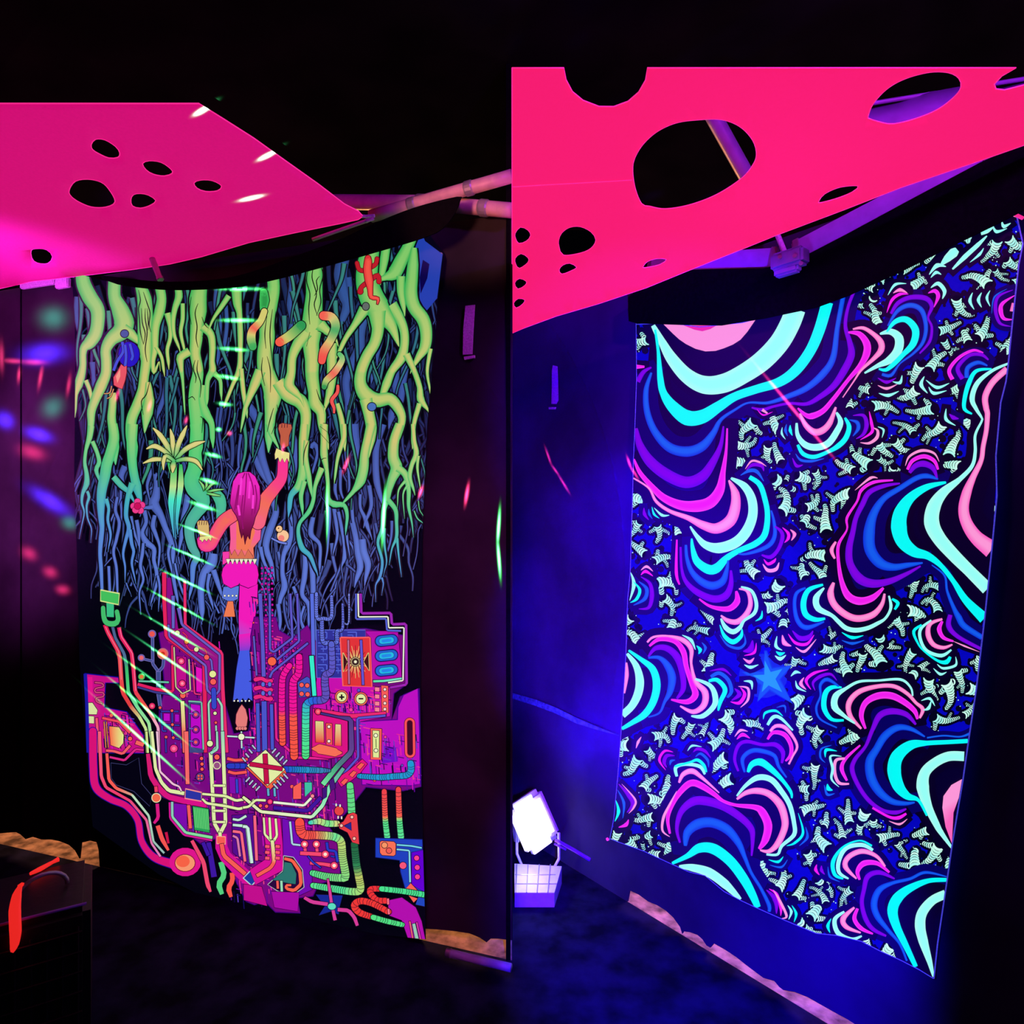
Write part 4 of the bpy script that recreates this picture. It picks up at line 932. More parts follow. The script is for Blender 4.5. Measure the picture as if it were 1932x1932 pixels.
for x in (318, 340, 362, 384, 406): X, Y = q1('F', x, 1690); pr.dot(X, Y, 1.6, (240, 240, 220), .6)
pr.poly(fp_([(362, 1712), (384, 1740), (396, 1790), (390, 1836), (372, 1850), (340, 1852), (326, 1820), (330, 1770), (346, 1735)]), (226, 122, 120), 1.3, LC)
for x in (336, 352, 368, 382): X, Y = q1('F', x, 1852); pr.dot(X, Y, 3, (230, 130, 124), .8, LC)
pr.build('figure_print', tl)['label'] = 'climbing figure with magenta hair'

# circuitry in the lower half of the tapestry
MG = (186, 12, 142); PU = (118, 10, 168); PK = (232, 34, 116); SA = (246, 92, 84); CRM = (222, 234, 166); MT = (150, 214, 186); BLU = (74, 84, 196); VIO = (150, 20, 190)
def P2(c, pts, col, line=1.2, lc=(20, 0, 30), **k): pr.poly(q(c, pts), col, line, lc, **k)
def LN(c, s_, col, line=1.0, lc=(12, 0, 26)): pr.lines(qs(c, s_), col, line, lc)
def ST(c, s_, col, line=1.0, lc=(12, 0, 26)): pr.stroke(qs(c, s_), col, None, line, lc)
def HO(c, s_, col, gap=5.0): pr.hose(qs(c, s_), col, 1.3, gap)
def DT(c, x, y, r, col, ring=None, line=1.2, lc=(20, 0, 30)):
    X, Y = q1(c, x, y); pr.dot(X, Y, r * CR[c][2], col, line, lc, ring)
def BX(c, x0, y0, x1, y1, col, line=1.1, lc=(20, 0, 30), sk=0.06):
    h = (x1 - x0) * sk; P2(c, [(x0, y0), (x1, y0 + h), (x1, y1 + h), (x0, y1)], col, line, lc)
# boards
pr.poly([(300, 1195), (330, 1185), (420, 1232), (424, 1330), (440, 1385), (470, 1380), (480, 1330), (474, 1200), (480, 1165), (520, 1165), (526, 1190), (552, 1205), (580, 1180), (600, 1220), (620, 1190), (690, 1187), (764, 1200), (768, 1290), (742, 1308), (738, 1362), (756, 1315), (790, 1299), (793, 1484), (760, 1491), (690, 1484), (650, 1535), (620, 1560), (645, 1600), (640, 1655), (600, 1668), (590, 1690), (560, 1694), (566, 1722), (520, 1720), (500, 1700), (480, 1706), (465, 1700), (440, 1650), (418, 1600), (410, 1580), (380, 1592), (340, 1560), (326, 1512), (300, 1500), (296, 1440), (302, 1340), (312, 1300), (306, 1230)], (118, 8, 126), 2.0, (60, 0, 120))
pr.poly([(313, 1090), (322, 1090), (336, 1185), (350, 1200), (318, 1215), (312, 1190)], (140, 14, 130))
P2('5', [(110, 1090), (470, 1130), (480, 1180), (330, 1180), (320, 1450), (560, 1500), (740, 1750), (745, 1932), (160, 1932)], (196, 14, 132), 2.0, (20, 10, 150))
P2('6', [(1560, 1280), (1565, 1150), (1620, 1030), (1760, 962), (1775, 1400), (1782, 1925), (1690, 1940), (1200, 1932), (1180, 1300)], (186, 14, 190), 2.0, (60, 0, 140))
P2('6', [(1230, 380), (1560, 380), (1600, 860), (1300, 870), (1290, 450)], (176, 12, 168), 1)
P2('6', [(740, 850), (1010, 850), (1010, 930), (1300, 940), (1480, 950), (1480, 1240), (1150, 1300), (700, 1190)], (196, 14, 170), 1)
P2('6', [(1420, 1540), (1560, 1560), (1560, 1700), (1400, 1720)], (112, 10, 196), 0)
# fine texture: little traces all over the boards
rnd2 = random.Random(5)
areas = [(330, 1210, 415, 1480), (430, 1400, 560, 1560), (600, 1290, 690, 1440), (690, 1380, 790, 1480), (430, 1560, 560, 1690), (470, 1120, 500, 1400), (500, 1200, 560, 1260), (335, 1505, 395, 1560), (560, 1430, 640, 1560), (620, 1300, 730, 1340), (195, 1345, 245, 1400)]
for i in range(1150):
    a = areas[i % len(areas)]; x = rnd2.uniform(a[0], a[2]); y = rnd2.uniform(a[1], a[3])
    c = rnd2.choice([(232, 40, 150), (96, 6, 150), (206, 20, 190), (16, 2, 60), (240, 70, 130), (90, 60, 190), (16, 2, 60), (20, 10, 90)])
    l = rnd2.uniform(8, 26)
    if i % 30 == 0: pr.up()
    if rnd2.random() < .6: pr.strip([(x, y, 1.8), (x + l * .08, y + l, 1.8)], c)
    else: pr.strip([(x, y, 1.6), (x + l * .6, y + l * .12, 1.6)], c)
for i in range(40):
    a = areas[i % len(areas)]; DTx, DTy = rnd2.uniform(a[0], a[2]), rnd2.uniform(a[1], a[3])
    pr.dot(DTx, DTy, rnd2.uniform(1.6, 3.4), rnd2.choice([SA, (240, 60, 150), (90, 80, 190)]), .9, (40, 0, 60))
for x in (494, 501, 507, 513):   # beaded columns beside the legs
    for k in range(26): pr.dot(x + k * .1, 1070 + k * 10 + x % 4, 2.0, (206, 16, 160), .8, (60, 0, 80))
# buckle and the three cables below it
LN('5', "330,560,44 360,640,44 470,840,44 490,920,44 505,1150,42 520,1290,42 610,1440,40 700,1550,34 770,1680,30 785,1932,30", [(0, (226, 26, 84)), (.35, (236, 84, 84)), (.6, (226, 50, 60)), (.75, (196, 226, 140)), (1, (206, 232, 150))], 1.4)
LN('5', "480,590,40 500,690,40 615,860,40 632,1000,40 655,1280,40 760,1430,36 850,1570,32 900,1660,30 908,1932,28", [(0, (226, 30, 96)), (.45, (232, 44, 92)), (.6, (236, 80, 70)), (.75, (246, 170, 190)), (1, (238, 160, 210))], 1.4)
LN('5', "410,575,30 440,700,30 535,870,32 560,1000,34 580,1280,34 680,1450,36 800,1610,34 830,1800,30 838,1932,30", [(0, (70, 96, 140)), (.25, (80, 110, 150)), (.4, (60, 196, 104)), (.6, (110, 220, 150)), (1, (206, 236, 160))], 1.4)
LN('5', "335,580,8 365,650,8 475,845,8 492,930,8 505,1150,8", (250, 120, 150), 0); LN('5', "490,600,8 508,690,8 622,866,8 640,1000,8 660,1270,8", (250, 120, 160), 0)
BX('5', 290, 310, 480, 350, (20, 30, 30)); P2('5', [(345, 315), (425, 330), (425, 480), (350, 475)], (56, 190, 130))
ST('5', "310,380,46 318,480,50 350,540,56 430,550,60 470,510,50 458,420,46", (66, 186, 106)); P2('5', [(285, 195), (480, 232), (472, 340), (287, 300)], (66, 190, 92), 2.4, (214, 226, 140))
# node tree on black
for s_ in ["840,690,22 842,980,22 900,1060,22", "960,930,22 952,1010,22 902,1070,22", "902,1065,40 905,1300,34 922,1440,24", "750,930,16 838,950,16"]: LN('5', s_, (62, 76, 140), 1.0, (120, 110, 190))
DT('5', 835, 660, 30, (236, 84, 80), None, 2.6, (110, 96, 170)); DT('5', 950, 872, 46, SA, (200, 40, 30), 2.6, (200, 110, 120)); DT('5', 720, 915, 24, (236, 100, 110), None, 2.6, (110, 96, 170)); DT('5', 722, 1118, 22, (230, 120, 60), None, 2.4, (70, 190, 90))
LN('5', "690,1165,18 1015,1178,20", (100, 190, 160)); LN('5', "680,1200,34 860,1250,34 1060,1280,30 1050,780,24", (222, 30, 96)); LN('5', "680,1230,20 870,1285,20 1060,1310,20 1130,1370,20", (60, 60, 140))
# slanted board
P2('5', [(1000, 690), (1060, 640), (1200, 585), (1570, 870), (1600, 1300), (1640, 1932), (1380, 1932), (1360, 1300), (1400, 1010), (1010, 730)], (150, 18, 132), 1.6, (230, 40, 110))
LN('5', "965,0,46 965,300,40 985,690,36 1390,985,34 1400,1300,40 1400,1932,50", (226, 34, 92)); LN('5', "1185,90,28 1190,565,30 1580,862,38 1592,1250,38 1632,1932,44", (230, 44, 108))
LN('5', "1010,560,22 1020,690,22 1410,1000,24 1425,1260,24 1475,1310,20", (112, 92, 190)); LN('5', "1120,380,40 1155,560,26 1560,880,24 1556,1265,24 1520,1310,20", (104, 92, 190)); LN('5', "1060,250,36 1062,600,28", (96, 100, 190)); LN('5', "1330,860,18 1470,940,20 1482,1060,20", (104, 92, 190))
for s_ in ["1160,640 1210,690 1190,750 1240,830 1300,830", "1340,810 1400,820 1420,880"]: ST('5', ' '.join(t + ',12' for t in s_.split()), (226, 40, 100), .6)
for x, y, r, c_ in [(1105, 650, 27, CRM), (1310, 825, 25, CRM), (1485, 1090, 36, (228, 232, 150)), (1455, 1838, 32, CRM), (1205, 742, 24, (232, 130, 70)), (1420, 910, 27, SA), (1490, 1172, 32, SA), (1165, 1318, 30, SA), (1510, 1510, 18, CRM), (1518, 1610, 14, SA)]: DT('5', x, y, r, c_)
BX('5', 1095, 900, 1200, 1240, (190, 14, 140)); DT('5', 1148, 952, 34, (240, 60, 120), (250, 150, 170)); DT('5', 1158, 1190, 34, (240, 60, 120), (250, 150, 170))
LN('5', "1070,800,14 1090,1230,14 1160,1300,14 1245,1260,14 1230,930,14", (200, 200, 150)); LN('5', "1270,960,14 1290,1300,16 1360,1310,14", (226, 50, 120)); P2('5', [(1305, 1010), (1370, 1030), (1372, 1280), (1310, 1280)], (226, 16, 186))
LN('5', "1160,1380,40 1185,1932,40", [(0, (226, 232, 150)), (.35, (226, 210, 140)), (.6, (244, 110, 90)), (1, (244, 100, 100))], 1.6, (8, 4, 40))
P2('5', [(1225, 1380), (1365, 1390), (1385, 1932), (1225, 1932)], (60, 70, 130), 1.0); P2('5', [(1250, 1410), (1350, 1425), (1372, 1890), (1250, 1870)], (186, 10, 196))
LN('5', "1225,1380,16 1365,1390,16 1385,1900,16", (120, 190, 170), .6)
for y in (1525, 1685, 1820): DT('5', 1303, y, 36, (126, 30, 150), SA); LN('5', f"1230,{y-15},14 1275,{y-8},14", (110, 90, 190), .5)
LN('5', "1480,1350,20 1440,1400,20 1455,1800,20", MT); LN('5', "1535,1350,20 1582,1425,24 1592,1932,26", MT); LN('5', "1520,1640,18 1530,1860,18 1465,1932,18", MT); ST('5', "1495,1260,50 1500,1440,50", (52, 70, 196))
for s_ in ["930,1460,16 945,1700,16 990,1700,16", "1050,1490,16 1055,1780,16", "930,1490,14 1120,1490,14", "945,1630,14 1130,1640,14", "980,1780,14 985,1932,14", "1060,1770,14 1130,1790,14"]: LN('5', s_, (54, 60, 170))
for x, y in ((920, 1450), (1048, 1482), (1053, 1632), (985, 1765), (1062, 1772)): DT('5', x, y, 15, SA)
BX('5', 960, 1510, 1025, 1590, (186, 14, 196)); BX('5', 1080, 1520, 1125, 1600, (170, 14, 190)); DT('5', 835, 1432, 32, (226, 40, 100), (246, 120, 140)); DT('5', 1068, 1888, 40, (236, 60, 130), (250, 120, 160))
P2('5', [(135, 1400), (195, 1398), (250, 1478), (240, 1522), (145, 1520)], (216, 226, 160)); BX('5', 150, 1540, 212, 1615, (216, 226, 160))
ST('5', "220,1180,16 300,1190,16 310,1225,16 230,1245,16 228,1285,16 310,1290,16 312,1330,16 240,1345,16 240,1385,16 300,1410,16", (206, 70, 120))
LN('5', "120,1090,36 135,1400,36 150,1932,36", (24, 26, 160), 0); LN('5', "170,1120,50 175,1390,50", (226, 20, 140), 0)
P2('5', [(375, 1650), (480, 1660), (530, 1740), (525, 1830), (480, 1882), (390, 1850)], None, 1.2, grad=lambda x, y: mixc((246, 96, 70), (224, 236, 140), max(0, min(1, (x - 208) / 20))))
LN('5', "300,1560,26 480,1600,26 600,1720,30", (236, 70, 92)); LN('5', "320,1600,10 340,1880,10", (230, 140, 80)); LN('5', "345,1600,8 365,1880,8", (230, 140, 80)); DT('5', 600, 1782, 22, SA); LN('5', "660,1820,44 745,1850,44", (246, 100, 96)); LN('5', "240,1560,26 265,1932,30", (236, 84, 110))
# sweep at the lower left
ST('7', "200,0,80 205,380,80 235,600,80 380,720,70 560,800,64 680,950,64 725,1180,64 850,1345,74 1050,1420,90", (214, 18, 118), 1.6, (40, 10, 150))
LN('7', "270,0,34 290,480,34 340,600,32 600,745,28 775,950,26 830,1200,22 925,1342,22", [(0, (246, 96, 120)), (.5, (238, 60, 110)), (1, (226, 130, 190))], .8); LN('7', "350,235,30 372,520,34 450,610,32 620,680,24 800,905,24 850,1180,22 965,1305,22", [(0, (246, 92, 84)), (.35, (246, 92, 84)), (.5, (190, 226, 190)), (1, (150, 190, 180))], .8)
P2('7', [(395, 340), (560, 362), (690, 285), (720, 560), (830, 690), (810, 800), (640, 640), (450, 570), (400, 500)], (3, 3, 18), 1.0, (60, 60, 110))
LN('7', "340,205,26 420,210,26 520,240,28 600,150,28", (240, 90, 100)); LN('7', "380,275,22 540,310,24 660,190,24 745,200,24", (216, 40, 130))
pr.up(); X, Y = q1('7', 1190, 1400); pr.disc(X, Y, 30, (222, 20, 140), 27); X, Y = q1('7', 1188, 1410); pr.up(); pr.disc(X, Y, 20, (120, 10, 40), 17); pr.up(); pr.disc(X, Y, 18.6, (246, 150, 110), 15.6); pr.up(); pr.disc(X - 4, Y - 3, 13, (246, 98, 70), 11)
LN('7', "790,240,40 822,480,56 900,600,60 1000,700,60 1180,745,64 1420,790,64", [(0, (214, 30, 110)), (1, (216, 16, 140))]); LN('7', "832,0,30 872,400,34 935,545,36 1015,635,40 1180,665,40", CRM); LN('7', "775,0,24 790,230,24", (206, 226, 140)); LN('7', "888,0,22 920,430,22 1060,565,22 1125,590,18 1150,640,16", (238, 190, 214))
P2('7', [(1195, 622), (1362, 660), (1360, 742), (1192, 712)], (42, 50, 160), 2.4, (246, 140, 140))
LN('7', "1200,0,44 1216,565,40", (246, 104, 104)); P2('7', [(1060, 770), (1205, 785), (1212, 1062), (1180, 1060), (1060, 925)], (122, 12, 172)); LN('7', "1225,790,34 1246,1040,34", (246, 92, 92)); P2('7', [(1270, 800), (1440, 830), (1450, 1085), (1290, 1055)], (38, 160, 84), 1.6)
pr.up()
for k in range(9): X, Y = q1('7', 1285 + k * 18, 815 + k * 3); pr.strip([(X, Y, 1.3), (X + 3, Y + 38, 1.3)], (120, 226, 130))
LN('7', "1025,760,24 1030,930,24 1180,1108,26 1480,1165,26", (212, 24, 150)); LN('7', "1050,755,26 1052,915,26 1195,1085,28 1482,1138,30", [(0, (140, 200, 190)), (1, (130, 226, 150))])
for s_ in ["1440,1190,50 1500,1560,60", "1380,1190,40 1440,1330,40"]: LN('7', s_, (60, 22, 160))
LN('7', "1262,1170,36 1388,1405,44 1430,1640,44 1462,1720,24", (236, 70, 110)); LN('7', "895,1010,46 940,1150,46 1010,1275,26", (244, 84, 80)); LN('7', "985,1080,30 1010,1200,26", (200, 20, 70))
LN('7', "1572,1400,56 1612,1540,58 1545,1640,60 1585,1745,44", (84, 206, 126)); LN('7', "1692,1515,50 1700,1600,50 1650,1680,54 1682,1775,36", (246, 84, 74))
LN('7', "1575,1100,120 1580,1300,130 1840,1560,140 1932,1640,140", (212, 16, 148), 0)
LN('7', "1462,225,38 1500,980,38 1562,1090,40", CRM); LN('7', "1590,0,36 1612,600,38 1622,985,38 1568,1085,40", [(0, MT), (.3, CRM), (1, CRM)]); LN('7', "1530,0,20 1535,190,26 1462,235,30", MT)
for y0, y1 in ((690, 700), (775, 790), (970, 972), (850, 852), (580, 582)): LN('7', f"1490,{y0},24 1620,{y1},24", CRM, .8)
LN('7', "1562,1080,36 1566,1130,34", CRM); BX('7', 1532, 1128, 1618, 1200, SA, 1.6, (246, 170, 150)); LN('7', "1580,1205,44 1602,1330,46 1835,1530,46", SA)
LN('7', "1372,670,24 1620,692,28 1735,742,28 1850,722,28 1932,800,28", CRM); LN('7', "1372,722,20 1420,770,26 1620,800,28 1765,832,28 1880,800,28 1932,730,28", CRM)
for x, y, r, c_ in [(1530, 365, 34, (150, 80, 130)), (1530, 275, 28, SA), (1455, 130, 32, CRM), (1350, 490, 44, (90, 60, 140)), (1365, 290, 18, SA), (1370, 350, 18, SA), (1370, 405, 18, SA), (880, 712, 44, (244, 104, 74))]: DT('7', x, y, r, c_, None, 1.4, (230, 230, 180) if r in (34, 44) and x != 1350 else (20, 0, 30))
for dx, dy in ((-16, -14), (16, -14), (-16, 16), (16, 16)): DT('7', 1350 + dx, 490 + dy, 12, SA, None, .5)
LN('7', "875,590,34 880,650,34", (236, 60, 100)); LN('7', "890,775,36 902,925,36 855,985,26", (216, 26, 130))
P2('7', [(1660, 480), (1790, 500), (1800, 680), (1670, 660)], (130, 14, 170), 1); ST('7', "1742,510,24 1748,660,24", (50, 70, 200)); P2('7', [(1690, 900), (1932, 880), (1932, 1420), (1860, 1420), (1700, 1300)], (84, 12, 140), 1)
LN('7', "1700,940,24 1765,952,24 1845,905,26", (190, 230, 210)); LN('7', "1700,1002,26 1850,1016,30 1895,1405,30", (190, 230, 210)); LN('7', "1700,1070,28 1790,1082,28 1832,1395,28", (246, 104, 130)); LN('7', "1700,1118,22 1750,1142,24 1778,1340,22", (216, 120, 170))
for s_ in ["1640,290,30 1720,310,30 1860,300,30", "1650,430,30 1720,450,30 1850,435,30"]: LN('7', s_, (244, 84, 84))
HO('7', "1660,370,56 1830,370,56", (40, 60, 190), 3.5)
LN('7', "1640,50,16 1935,68,16", (190, 226, 220)); LN('7', "1792,0,16 1796,180,16", (190, 226, 220)); DT('7', 1792, 58, 34, (236, 240, 200))
P2('7', [(1890, 1500), (1972, 1572), (1902, 1645), (1820, 1572)], (24, 56, 156), 2.4, (170, 220, 220)); BX('7', 1870, 1660, 1920, 1740, SA); BX('7', 1870, 1740, 1932, 1800, (70, 30, 130), 1.6, (150, 220, 220))
# centre and right boards
for s_ in ["165,0,36 190,500,36 202,840,40", "262,0,22 265,570,22 305,592,22 492,450,22 470,0,22", "335,668,22 560,482,22 540,0,22", "262,850,24 290,790,22 650,500,22"]: LN('6', s_, (88, 86, 196), 1.2)
for s_ in ["140,1110,34 150,1600,34", "205,1090,50 212,1590,50", "280,1120,32 290,1580,32"]: LN('6', s_, (70, 84, 200), 1.2)
LN('6', "100,430,18 130,830,18", (90, 90, 190)); LN('6', "320,1100,20 330,1470,22 540,1660,24 860,1670,24", (226, 34, 140))
for y in (870, 960, 1050): ST('6', f"120,{y},42 180,{y-10},36 230,{y+15},36 275,{y+15},42", (232, 40, 120))
for x in (195, 262): 
    for y in (912, 1002): ST('6', f"{x},{y},34 {x},{y+12},34", (90, 110, 210))
DT('6', 285, 686, 42, (246, 100, 66))
HO('6', "462,730,58 400,830,60 386,950,62 386,1210,62 392,1510,62", [(0, (236, 20, 150)), (.6, (236, 20, 150)), (.68, (246, 84, 72)), (1, (246, 84, 66))], 4.5); HO('6', "560,640,64 556,800,66 505,880,74 498,1000,76 500,1210,76 510,1645,76", [(0, (236, 20, 150)), (.56, (236, 20, 150)), (.62, (246, 84, 72)), (1, (246, 84, 66))], 4.5)
P2('6', [(735, 372), (1230, 372), (1230, 440), (980, 452), (985, 850), (742, 850)], (38, 48, 150), 1.4, (90, 110, 210))
for k in range(4):
    for j in range(3):
        x, y = 750 + j * 150, 390 + k * 110
        if j > 1 and k > 0: continue
        LN('6', f"{x},{y},10 {x+90},{y},10 {x+90},{y+60},10 {x+30},{y+60},10", (82, 104, 214), 0); LN('6', f"{x},{y+30},10 {x+55},{y+30},10 {x+55},{y+90},10", (72, 92, 200), 0)
HO('6', "790,260,36 800,480,40 865,495,40 940,490,40 945,380,36 1000,355,26 1000,100,18", (92, 112, 214), 3.4); HO('6', "735,0,30 740,240,32 800,250,34 885,240,34 888,30,28", (100, 122, 220), 3.4); HO('6', "1065,0,14 1062,290,14 1020,300,14", (120, 140, 226), 3.4)
HO('6', "888,510,58 892,770,60 830,820,66 820,900,70 822,1060,72 690,1085,72 640,1120,72 628,1200,72 626,1640,72", [(0, (84, 96, 200)), (.3, (92, 80, 186)), (.48, (92, 80, 180)), (.55, (30, 90, 220)), (.66, (50, 190, 190)), (.8, (70, 226, 160)), (1, (80, 220, 130))], 4.6)
LN('6', "690,0,36 705,630,34", (84, 110, 220)); LN('6', "685,630,44 715,1035,40", (50, 232, 198), 1.6)
P2('6', [(545, 900), (640, 840), (668, 860), (680, 1040), (560, 1050)], (62, 84, 190))
for x, y in ((585, 925), (642, 930), (585, 1015), (646, 1020)): DT('6', x, y, 22, SA)
P2('6', [(982, 450), (1272, 450), (1290, 940), (1010, 930)], (222, 50, 50), 2.6, (248, 96, 90))
X, Y = q1('6', 1130, 690)
pr.up()
for k in range(40):
    a = k * math.pi / 20; r0, r1 = 9, (17 if k % 2 else 24)
    pr.strip([(X + r0 * math.cos(a), Y + r0 * math.sin(a), 1.2), (X + r1 * math.cos(a) * .95, Y + r1 * math.sin(a) * 1.3, .7)], (226, 214, 130) if k % 3 else (40, 10, 10))
P2('6', [(1005, 600), (1050, 690), (1010, 790)], (60, 14, 10), 1.2, (226, 214, 130)); P2('6', [(1262, 600), (1215, 690), (1268, 780)], (60, 14, 10), 1.2, (226, 214, 130))
DT('6', 1130, 690, 44, (196, 180, 120)); DT('6', 1130, 690, 30, (60, 40, 30), (240, 240, 200)); LN('6', "1058,470,16 1066,915,16", (196, 110, 150)); LN('6', "1186,470,24 1208,925,24", (96, 84, 206))
for y in (480, 632, 782):
    ST('6', f"1385,{y},100 1505,{y-12},100", (20, 100, 210), 2.0, (10, 10, 90)); ST('6', f"1400,{y},60 1490,{y-10},60", (20, 186, 222), 1.0, (10, 50, 150)); ST('6', f"1410,{y},30 1480,{y-8},30", (24, 130, 230), 0)
LN('6', "1182,0,26 1190,200,26 1490,196,26 1500,312,26 1642,306,26 1648,920,26 1480,952,24", (150, 36, 172)); LN('6', "1157,0,14 1162,236,14 1460,234,14 1466,346,14 1622,344,14 1612,880,14 1460,902,14", (232, 240, 216)); LN('6', "1136,0,18 1136,258,18 1440,254,18 1450,372,18 1592,378,18", (76, 96, 206)); LN('6', "1310,888,22 1420,884,22 1600,858,18", [(0, (90, 226, 170)), (1, (120, 220, 200))])
for x, y in ((990, 1045), (1186, 1066)):
    DT('6', x, y, 66, (246, 110, 84)); DT('6', x, y, 48, (224, 234, 160))
LN('6', "965,1048,16 1018,1048,16", (6, 6, 10), 0); LN('6', "990,1020,16 992,1074,16", (6, 6, 10), 0); LN('6', "1162,1064,14 1210,1064,14", (6, 6, 10), 0)
for y in (968, 1040, 1112, 1172): BX('6', 1328, y - 20, 1372, y + 20, (246, 130, 150))
P2('6', [(1392, 930), (1460, 935), (1464, 1205), (1400, 1210)], SA)
for y in (970, 1040, 1110, 1170): DT('6', 1428, y, 14, (250, 220, 210))
ST('6', "1680,1310,104 1684,1610,104", (246, 84, 84)); ST('6', "1680,1310,50 1684,1610,50", (56, 4, 30), 1.0, (120, 10, 40))
P2('6', [(1285, 1365), (1396, 1370), (1390, 1682), (1285, 1678)], (246, 92, 84)); P2('6', [(1306, 1386), (1370, 1390), (1368, 1660), (1308, 1656)], (222, 234, 150)); DT('6', 1336, 1436, 17, (240, 240, 200)); DT('6', 1338, 1588, 17, (240, 240, 200)); LN('6', "1338,1470,10 1340,1560,10", (110, 130, 70), 0)
P2('6', [(700, 1165), (1050, 1262), (1052, 1640), (860, 1670), (690, 1645)], (216, 18, 128), 1.4); LN('6', "720,1180,40 1085,1240,40 1440,1215,40", (232, 40, 110))
DT('6', 752, 1195, 30, (240, 60, 96), (246, 130, 130))
P2('6', [(725, 1290), (806, 1295), (812, 1510), (728, 1505)], None, 1.2, grad=lambda x, y: (222, 214, 140) if y < 1380 else (232, 50, 60)); P2('6', [(832, 1312), (892, 1316), (896, 1530), (836, 1526)], (240, 84, 84)); P2('6', [(928, 1322), (982, 1326), (986, 1542), (922, 1538)], None, 1.2, grad=lambda x, y: (222, 214, 140) if y < 1385 else (240, 70, 70))
DT('6', 862, 1348, 14, (250, 230, 210)); DT('6', 862, 1494, 14, (250, 230, 210)); ST('6', "690,1570,14 735,1570,60 760,1572,96 850,1590,90 930,1608,84 948,1610,60 995,1612,12", (246, 110, 84))
LN('6', "780,1212,18 950,1248,20 1085,1270,44 1092,1600,50 950,1745,50 800,1932,50", [(0, (60, 50, 130)), (.6, (96, 66, 140)), (.8, (60, 160, 120)), (1, (120, 226, 160))], 1.4); LN('6', "1436,1235,22 1150,1262,22 1158,1660,22 960,1880,22", (84, 84, 200))
LN('6', "960,1915,96 1110,1820,96 1225,1700,70", (226, 20, 120), 1.0)
for x, y in ((1020, 1905), (1105, 1828), (1182, 1748)): P2('6', [(x - 38, y + 8), (x + 6, y - 34), (x + 40, y - 20), (x - 6, y + 34)], SA)
HO('6', "1690,1720,64 1692,1790,64 1650,1838,60 1520,1850,58 1380,1860,56 1170,1848,46", (24, 150, 206), 3.6); HO('6', "420,1778,60 640,1785,60 780,1790,54 865,1792,30", [(0, (30, 70, 200)), (.4, (30, 150, 206)), (1, (60, 120, 170))], 3.6)
P2('6', [(20, 1760), (220, 1950), (250, 2000), (430, 1820), (415, 1780)], (240, 96, 66)); P2('6', [(220, 1582), (416, 1780), (240, 1945), (34, 1740)], (226, 236, 164), 1.6)
LN('6', "215,1625,44 232,1925,44", (190, 16, 70)); LN('6', "62,1725,40 390,1775,40", (190, 16, 70))
for k in range(4):
    for (x0, y0, x1, y1) in ((20 + 33 * k, 1700 - 42 * k, -15 + 33 * k, 1660 - 42 * k), (285 + 38 * k, 1615 + 38 * k, 325 + 38 * k, 1570 + 38 * k), (60 + 34 * k, 1860 + 30 * k, 20 + 34 * k, 1905 + 30 * k), (300 + 34 * k, 1925 - 34 * k, 345 + 34 * k, 1975 - 34 * k)): LN('6', f"{x0},{y0},16 {x1},{y1},16", (176, 190, 214), 1.2, (8, 0, 20))
# foot of the print
LN('8', "300,450,36 650,482,36 780,345,36", (62, 22, 156)); LN('8', "-10,340,26 40,380,30 170,490,30 690,546,32 800,425,36 870,240,44 1010,50,36", [(0, CRM), (.5, (226, 240, 200)), (.8, (130, 230, 180)), (1, (90, 170, 150))], 1.6, (30, 0, 40)); LN('8', "300,395,24 610,428,24 684,350,24", (232, 240, 214)); LN('8', "-10,450,24 50,440,24 120,372,24 222,376,24", CRM)
P2('8', [(795, 260), (840, 230), (836, 340), (800, 370)], (60, 20, 120)); P2('8', [(865, 180), (905, 150), (930, 250), (880, 280)], (70, 20, 120))
DT('8', 265, 390, 26, (232, 40, 110), (250, 90, 130)); DT('8', 168, 430, 17, SA); DT('8', 230, 436, 17, SA); DT('8', 695, 332, 18, (250, 140, 150))
P2('8', [(500, 300), (500, 240), (580, 190), (580, 360), (500, 362)], SA); P2('8', [(615, 195), (688, 195), (690, 270), (620, 340)], (60, 190, 160)); LN('8', "245,255,22 250,330,22", (90, 170, 200)); LN('8', "310,250,22 315,335,22", (90, 170, 200))
LN('8', "-10,640,28 40,645,30 82,1012,30", (200, 232, 220)); LN('8', "110,530,28 130,985,28", (246, 100, 130)); P2('8', [(180, 540), (370, 560), (400, 900), (400, 1080), (120, 1230), (60, 1080), (240, 960)], (212, 16, 150), 1)
LN('8', "202,550,18 212,720,22 290,800,30", CRM); LN('8', "260,550,22 272,770,24", CRM); LN('8', "322,560,22 336,735,24 292,800,28", CRM); LN('8', "288,780,34 308,1000,36 270,1060,36 130,1140,34", [(0, CRM), (.25, (238, 190, 130)), (.5, SA), (1, SA)])
for y in (840, 900, 958): 
    for x in (240, 345): LN('8', f"{x-24},{y},30 {x+20},{y+6},30", (246, 84, 110))
P2('8', [(390, 560), (560, 600), (560, 760), (690, 1000), (690, 1280), (560, 1340), (400, 1290), (400, 900)], (112, 12, 176), 1); LN('8', "468,590,20 490,820,20 575,830,18", (170, 210, 226))
P2('8', [(405, 940), (500, 955), (590, 1080), (606, 1255), (520, 1315), (350, 1295), (245, 1230), (400, 1090)], (40, 6, 60), 1.4, (180, 200, 190)); P2('8', [(412, 1000), (480, 1012), (532, 1120), (524, 1225), (400, 1205), (290, 1180), (400, 1100)], (40, 116, 110))
LN('8', "410,965,28 492,985,32 568,1095,34 580,1225,34 510,1290,34 430,1270,30 425,1235,24 480,1235,22", (246, 96, 74)); LN('8', "340,1190,24 345,1270,24", SA); LN('8', "380,1190,24 385,1300,24", (150, 220, 180))
